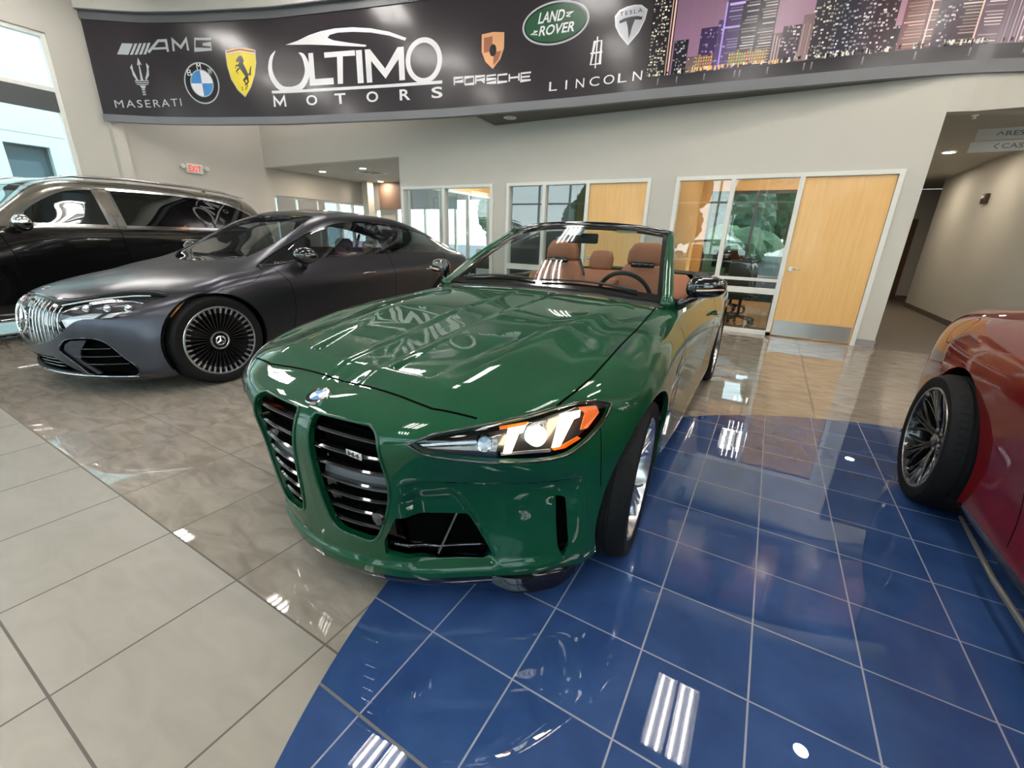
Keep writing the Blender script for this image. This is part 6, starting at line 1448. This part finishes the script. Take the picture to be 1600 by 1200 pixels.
w2 = smooth_poly([(-1.92, 1.245, 'c'), (-1.90, 1.685, 'c'), (-2.5, 1.695), (-3.1, 1.68), (-3.5, 1.63), (-3.80, 1.52), (-3.97, 1.40), (-3.85, 1.30), (-3.6, 1.25, 'c')], 4)
sgate = lambda V: V[:, 1]-.5
pm.cut(polycut('xz', w1, sgate), 'win_front'); pm.cut(polycut('xz', w2, sgate), 'win_rear')
wsp2 = smooth_poly([(-.60, -.3, 'c'), (-.62, 0), (-.66, .40), (-.74, .70, 'c'), (-1.10, .70), (-1.30, .655, 'c'), (-1.24, .3), (-1.22, 0), (-1.22, -.3, 'c')], 4)
pm.cut(polycut('xy', wsp2, lambda V: V[:, 2]-1.2), 'front_glass')
pm.cut(lambda V: V[:, 2]-1.215, 'upper')
pm.cut(lambda V: np.minimum(V[:, 2]-1.0, V[:, 0]+.60), 'upper')
Shell().add(*pm.piece('body'), lip=.02).build('body', M_blkp, suv); Shell().add(*pm.piece('upper'), lip=.01).build('upper_body', M_bronze, suv)
for sg in (1, -1): Shell().add(*pm.piece('win_front'), sides=(sg,), off=-.006).build('front_window', M_tint2, suv); Shell().add(*pm.piece('win_rear'), sides=(sg,), off=-.006).build('rear_window', M_tint, suv)
Shell().add(*pm.piece('front_glass'), off=-.003).build('windshield', M_wind, suv)
bv.ribbon('xz', [tuple(q) for q in w1], .034, M_chr2, suv, 'window_trim', close=True, depth=.010); bv.ribbon('xz', [tuple(q) for q in w2], .034, M_chr2, suv, 'window_trim', close=True, depth=.010)
bv.patch('xz', [(-1.755, 1.25), (-1.735, 1.675), (-1.815, 1.685), (-1.83, 1.25)], .004, M_chr2, suv, 'pillar_trim', sides=(1, -1)); bv.patch('xz', [(-1.845, 1.25), (-1.825, 1.685), (-1.905, 1.69), (-1.925, 1.25)], .004, M_chr2, suv, 'pillar_trim', sides=(1, -1))
for xx in (-2.98, -3.12): bv.patch('xz', [(xx, 1.25), (xx-.0+.10, 1.682), (xx+.08, 1.682), (xx-.025, 1.25)], .0005, M_gblack, suv, 'window_pillar', sides=(1, -1))
bv.ribbon('xz', [(-.72, 1.20), (-.80, .9), (-.80, .5), (-.74, .36)], .007, M_seam, suv); bv.ribbon('xz', [(-1.83, 1.24), (-1.86, .9), (-1.85, .4)], .007, M_seam, suv)
for sg in (1, -1):
    pts = [(-1.35, 1.745), (-1.6, 1.800), (-2.2, 1.83), (-3.0, 1.825), (-3.5, 1.80), (-3.85, 1.745)]
    MB().tube([(x, sg*(.70 if 1 < i < 4 else .69), z) for i, (x, z) in enumerate(pts)], [.008, .017, .017, .017, .017, .008], 8).build('roof_rail', M_chr2, suv, smooth=True)
    bm = bmesh.new(); bmesh.ops.create_uvsphere(bm, u_segments=22, v_segments=14, radius=1)
    for v in bm.verts:
        x, y, z = v.co; v.co = Vector((-.90+.085*x, sg*(1.07+.10*y), 1.255+.085*z*(1-.1*y)))
        if x < -.3: v.co.x = max(v.co.x, -.95)
    mb = MB().bm(bm); r_ = mb.build('side_mirror', M_chr2, suv, smooth=True); lowc = [p for p in r_.data.polygons]
    r_.data.materials.append(M_gblack); r_.data.polygons.foreach_set('material_index', [1 if p.center.z < 1.262 else 0 for p in r_.data.polygons])
    MB().tube([(-.90, sg*.93, 1.185), (-.90, sg*1.0, 1.20)], .03, 8).build('mirror_foot', M_gblack, r_, smooth=True)
    for x in (-1.56, -2.65):
        MB().tube([(x+.13, sg*.974, 1.075), (x+.10, sg*1.012, 1.08), (x-.10, sg*1.012, 1.08), (x-.13, sg*.974, 1.075)], [.010, .016, .016, .010], 8).build('door_handle', M_blkp, suv, smooth=True)
        MB().tube([(x+.12, sg*1.018, 1.094), (x-.12, sg*1.018, 1.094)], .005, 6).build('handle_trim', M_chr2, suv, smooth=True)
    MB().box((-2.65, sg*.93, .235), (-.50, sg*1.03, .27), .008).build('running_board', M_chr2, suv, auto=35)
    s_ = MB(); s_.box((-1.0, 0, 0), (-1.0, 0, 0))
MB().add([(-3.55, -.05, 1.80), (-3.75, -.05, 1.785), (-3.70, 0, 1.85), (-3.55, .05, 1.80), (-3.75, .05, 1.785)], [(0, 1, 2), (3, 4, 2), (0, 2, 3), (1, 4, 2)]).build('roof_antenna', M_gblack, suv)
for y in (.42, -.42): seat2(-1.65, y, suv, mat('pale_leather', srgb(176, 170, 160), .5), 1.3)
MB().box((-4.1, -.85, .4), (-.5, .85, .5)).build('cabin_floor', M_intb, suv); MB().box((-.95, -.8, .5), (-.62, .8, 1.2)).build('dashboard', M_intb, suv)
liner(0, .45, .6, .93, suv, .40); liner(-3.135, .45, .6, .93, suv, .40)
wq = wheel_proto('front_wheel', .405, .285, .29, dict(kind='mesh', mat=M_silver, dish=.03))
place_wheels(wq, suv, [(0, .82, .405, 0, 0), (0, -.82, .405, 0, 0), (-3.135, .82, .405, 0, 0), (-3.135, -.82, .405, 0, 0)])
MB().box((-4.0, -.72, .26), (.6, .72, .32)).build('floor_pan', M_under, suv)

# ------------------------------------------------------------------ red coupe at the right edge
RED_POSE = (1.865, .010, -math.pi/2)
def coupe_net():
    n = m4_net(); 
    roof = {10: None}
    # raise the centre levels over the cabin into a roof
    tbl = {11: ((-.95, .80, .93), (-1.05, .60, 1.04), (-1.10, .30, 1.07), (-1.12, 0, 1.08)), 12: ((-1.5, .79, .97), (-1.5, .60, 1.28), (-1.5, .32, 1.345), (-1.5, 0, 1.36)), 13: ((-2.1, .79, .98), (-2.1, .59, 1.32), (-2.1, .31, 1.385), (-2.1, 0, 1.395)),
           14: ((-2.5, .79, .985), (-2.5, .56, 1.27), (-2.5, .30, 1.34), (-2.5, 0, 1.35)), 15: ((-2.857, .78, .985), (-2.857, .54, 1.16), (-2.857, .28, 1.225), (-2.857, 0, 1.24)), 16: ((-3.25, .76, .985), (-3.25, .53, 1.04), (-3.25, .27, 1.085), (-3.25, 0, 1.09))}
    for i, r in tbl.items():
        for k, p in enumerate(r): n[i][9+k] = p
    return n
M_redp = mat('red_metallic_paint', (.115, .002, .0035), .5, metal=0, coat=1, coat_rough=.012, spec=.1)
M_redp.node_tree.nodes['Principled BSDF'].inputs['Coat IOR'].default_value = 1.42
red = empty('car', (RED_POSE[0], RED_POSE[1], 0), RED_POSE[2], 'deep red coupe with black mesh wheel, standing on the blue tiles', 'car')
br = Body(net_surface(coupe_net(), 220, 120)); pm = br.pm
pm.cut(circ(0, .345, .375, lambda V: V[:, 1]-.55), 'arch'); pm.cut(circ(-2.857, .35, .385, lambda V: V[:, 1]-.55), 'arch')
cw_ = smooth_poly([(-1.0, .985), (-1.30, 1.15), (-1.62, 1.262), (-2.1, 1.29), (-2.5, 1.22), (-2.78, 1.08), (-2.80, 1.0), (-2.1, .985)], 4)
pm.cut(polycut('xz', cw_, lambda V: V[:, 1]-.4), 'side_glass'); pm.cut(polycut('xy', [(-.92, -.3), (-.92, .3), (-.98, .6), (-1.42, .52), (-1.36, .3), (-1.34, -.3)], lambda V: V[:, 2]-.9), 'front_glass')
pm.cut(polycut('xy', [(-2.62, -.3), (-2.62, .35), (-2.72, .46), (-3.28, .50), (-3.34, .3), (-3.36, -.3)], lambda V: V[:, 2]-.9), 'rear_glass')
pm.cut(lambda V: np.minimum(np.minimum(.20-V[:, 2], -.36-V[:, 0]), V[:, 0]+2.49), 'skirt')
Shell().add(*pm.piece('body'), lip=.022).build('body', M_redp, red); [Shell().add(*pm.piece('skirt'), sides=(sg,), lip=.01).build('side_skirt', M_gblack, red) for sg in (1, -1)]
for l_, nm in (('side_glass', 'side_windows'), ('front_glass', 'windshield'), ('rear_glass', 'rear_window')): Shell().add(*pm.piece(l_), off=-.003).build(nm, M_tint, red)
br.ribbon('xz', [(-3.28+.085*math.cos(t), .865+.075*math.sin(t)) for t in np.linspace(0, 2*math.pi, 25)[:-1]], .004, M_seam, red, close=True, sides=(-1,))
br.ribbon('xz', [(-2.05, .885), (-2.10, .70), (-2.12, .45), (-2.07, .24)], .006, M_seam, red, sides=(-1,))
for sg in (-1,): MB().tube([(-2.46, sg*.905, .135), (-2.0, sg*.93, .125), (-1.2, sg*.93, .125), (-.42, sg*.92, .13)], [.008, .012, .012, .008], 6).build('skirt_blade', mat('satin_silver_trim', srgb(150, 148, 146), .3, .8), red, smooth=True)
liner(0, .39, .58, .90, red); liner(-2.857, .395, .56, .92, red)
wz = wheel_proto('rear_wheel', .345, .285, .268, dark_wheel_style())
place_wheels(wz, red, [(-2.87, -.862, .345, 0, 0), (-2.857, .82, .345, 0, 0), (0, -.81, .345, 0, 0), (0, .81, .345, 0, 0)])
MB().box((-3.6, -.70, .16), (.55, .70, .20)).build('floor_pan', M_under, red); MB().box((-3.4, -.6, .2), (.3, .6, .8)).build('cabin_block', M_under, red)
# ------------------------------------------------------------------ outdoors seen through the glass, office furniture
M_asph = mat('asphalt', srgb(112, 113, 112), .9, noise=(3, .12))
M_ext = mat('exterior_white_wall', srgb(186, 206, 202), .8, noise=(2, .02))
mesh_obj('ground', [(-60, -60, -.06), (60, -60, -.06), (60, 60, -.06), (-60, 60, -.06)], [(0, 1, 2, 3)], M_asph, kind='structure')
bl = empty('building', (-17.2, 4, -.06), 0, 'white exterior building with a dark window, outside the tall left window', 'building')
def at_(mb, name, m, o=bl): return mb.build(name, m, o)
def shift(mb): mb.V = [tuple(Vector(v)-Vector(bl.location)) for v in mb.V]; return mb
wb = MB()
ys2 = [-9, 3.9, 4.75, 14]; 
for i in range(3):
    if i == 1: wb.box((-17.6, ys2[i], 3.15), (-17.2, ys2[i+1], 9)); wb.box((-17.6, ys2[i], -.06), (-17.2, ys2[i+1], .6))
    else: wb.box((-17.6, ys2[i], -.06), (-17.2, ys2[i+1], 9))
at_(shift(wb), 'wall', M_ext); jb = MB(); jb.box((-17.199, -9, 3.42), (-17.192, 14, 3.435)); jb.box((-17.199, 5.6, -.06), (-17.192, 5.615, 9)); jb.box((-17.199, 2.2, -.06), (-17.192, 2.215, 9)); at_(shift(jb), 'wall_joint', mat('joint_grey', srgb(170, 178, 176), .8))
wf_ = MB(); wf_.box((-17.5, 3.9, .6), (-17.42, 3.96, 3.15)); wf_.box((-17.5, 4.69, .6), (-17.42, 4.75, 3.15)); wf_.box((-17.5, 3.96, 3.09), (-17.42, 4.69, 3.15)); wf_.box((-17.5, 3.96, .6), (-17.42, 4.69, .66)); fo = at_(shift(wf_), 'window', mat('bronze_frame2', srgb(80, 92, 92), .4))
gp = MB(); gp.box((-17.47, 3.96, .66), (-17.455, 4.69, 3.09)); shift(gp); gp.build('pane', mat('dark_blue_glass', srgb(70, 96, 104), .08, coat=1), fo)
M_leaf = [mat('foliage_%d' % k, srgb(*c), .8, noise=(2.5, .6)) for k, c in enumerate(((52, 78, 44), (64, 92, 50), (44, 66, 44)))]
M_bark = mat('bark', srgb(86, 72, 58), .9)
def tree(x, y, h, r, seed, label):
    t = empty('tree', (x, y, -.06), 0, label, 'tree', 'trees outside the building'); rn = random.Random(seed); mb = MB()
    for k in range(14):
        bm = bmesh.new(); bmesh.ops.create_icosphere(bm, subdivisions=4, radius=1); a = rn.uniform(0, 6.28); d = r*rn.uniform(.1, .65); c = Vector((d*math.cos(a), d*math.sin(a), h*rn.uniform(.22, .85))); s_ = r*rn.uniform(.4, .62)
        for v in bm.verts: v.co = c+v.co*s_*(1+rn.uniform(-.09, .09))
        mb.bm(bm)
    mb.build('foliage', M_leaf[seed % 3], t); MB().tube([(0, 0, 0), (.05, 0, h*.3), (0, .05, h*.6)], [.18, .13, .07], 8).build('trunk', M_bark, t, smooth=True)
for k, (x, y, h, r) in enumerate(((-13.5, 24, 5, 2.4), (-7.4, 22.5, 5.6, 2.5), (-2.8, 19.5, 8, 2.6), (1.6, 22.5, 7.5, 2.6))):
    tree(x, y, h, r, k, ['tree seen through the leftmost office window', 'lower tree beyond the left office windows', 'tall tree beyond the middle office', 'tree beyond the office nearest the hall'][k])
for k, (x, y) in enumerate(((-17, -30), (-9, -31), (-1, -30), (7, -31), (15, -30))): tree(x, y, 7+(k % 3), 3.4, 10+k, ['tree across the parking lot, mirrored in the office glass, %s' % s for s in ('leftmost', 'second from left', 'middle one', 'second from right', 'rightmost')][k])
hg = empty('hedge', (0, 16.5, -.06), 0, 'added long dark green hedge behind the offices, covering bright sunlit ground', 'hedge'); rn = random.Random(3); mb = MB()  # hedge put in to cover sunlit ground that showed too bright
for k in range(26):
    bm = bmesh.new(); bmesh.ops.create_icosphere(bm, subdivisions=3, radius=1); c = Vector((-9.5+9*k/25, rn.uniform(-.2, .2), rn.uniform(.7, 1.1)))
    for v in bm.verts: v.co = c+Vector((v.co.x*.9, v.co.y*.8, v.co.z*.95))*(1+rn.uniform(-.08, .08))
    mb.bm(bm)
mb.build('foliage', M_leaf[0], hg)
lp = empty('street_lamp', (-1.5, -17, -.06), 0, 'tall pale street lamp mirrored in the office glass', 'lamp')
MB().tube([(0, 0, 0), (0, 0, 7), (.6, 0, 7.3), (1.2, 0, 7.3)], [.09, .06, .04, .04], 8).build('pole', M_alu, lp, smooth=True); MB().box((1.1, -.12, 7.22), (1.6, .12, 7.34), .03).build('lamp_head', M_alu, lp)
# office furniture
M_desk = mat('desk_dark', srgb(54, 44, 40), .4); M_chair = mat('office_chair_black', (.015, .015, .016), .6)
def desk(x, y, label, rz=0):
    d = empty('desk', (x, y, 0), rz, label, 'desk'); MB().box((-.75, -.36, .71), (.75, .36, .745), .006).build('desk_top', M_desk, d, auto=35)
    for s in (-1, 1): MB().box((s*.70-.02, -.33, 0), (s*.70+.02, .33, .71)).build('side_panel', M_desk, d)
    MB().box((-.68, .28, .25), (.68, .30, .71)).build('modesty_panel', M_desk, d)
def monitor(x, y, rz, label):
    m = empty('monitor', (x, y, .745), rz, label, 'monitor'); MB().box((-.27, -.012, .12), (.27, .012, .44), .006).build('screen', M_gblack, m, auto=35); mb = MB(); mb.box((-.10, -.08, 0), (.10, .08, .012)); mb.box((-.02, .012, .01), (.02, .03, .25)); mb.build('stand', M_black, m)
def ochair(x, y, rz, label):
    c = empty('office_chair', (x, y, 0), rz, label, 'chair')
    MB().box((-.24, -.24, .44), (.24, .24, .52), .035).build('seat', M_chair, c, auto=60); MB().box((-.22, .20, .56), (.22, .27, 1.05), .03).build('backrest', M_chair, c, auto=60)
    MB().tube([(0, 0, .10), (0, 0, .44)], .025, 10).build('gas_column', M_black, c, smooth=True)
    b = MB()
    for k in range(5):
        a = 2*math.pi*k/5; b.tube([(0, 0, .10), (.28*math.cos(a), .28*math.sin(a), .06)], [.025, .016], 6); b.lathe([(0, -.015), (.028, -.015), (.028, .015), (0, .015)], 12, Matrix.Translation((.28*math.cos(a), .28*math.sin(a), .029)))
    b.build('star_base', M_black, c)
    for s in (-1, 1): MB().tube([(s*.25, .10, .48), (s*.28, .10, .66), (s*.28, -.12, .68)], .016, 6).build('armrest', M_black, c, smooth=True)
desk(-.55, 9.4, 'dark desk in the office beside the maple door nearest the hall'); monitor(-.75, 9.45, .2, 'monitor on the desk in the office nearest the hall'); ochair(-.35, 8.55, 3.0, 'black office chair by the glass beside the maple door'); ochair(-.6, 10.2, 0, 'black office chair behind the desk in the office nearest the hall')
desk(-3.3, 9.4, 'dark desk in the middle office behind the convertible'); monitor(-3.2, 9.4, -.2, 'monitor on the desk in the middle office'); ochair(-3.3, 10.2, 0, 'black office chair behind the desk in the middle office')
desk(-6.0, 9.6, 'dark desk in the office beside the open doorway'); ochair(-6.0, 10.35, 0, 'black office chair in the office beside the open doorway')
pr = empty('copier', (-5.35, 8.3, 0), .2, 'black and white copier inside the leftmost office glass', 'copier'); MB().box((-.30, -.28, .03), (.30, .28, .62), .02).build('body', mat('copier_white', srgb(205, 205, 205), .4), pr, auto=35); MB().box((-.31, -.29, .62), (.31, .29, .86), .02).build('output_tray', M_black, pr, auto=35); MB().box((-.30, -.28, .86), (.30, .28, 1.02), .02).build('scanner_lid', MATS['copier_white'], pr, auto=35)
for x, l in ((.05, 'office nearest the hall'), (-6, 'leftmost office')):
    o = copy_tree(tp); o.location = (x, 9.9, OPZ-.001); tag(o, 'four tube light in the low ceiling of the %s' % l, 'light', 'tube lights in the offices')
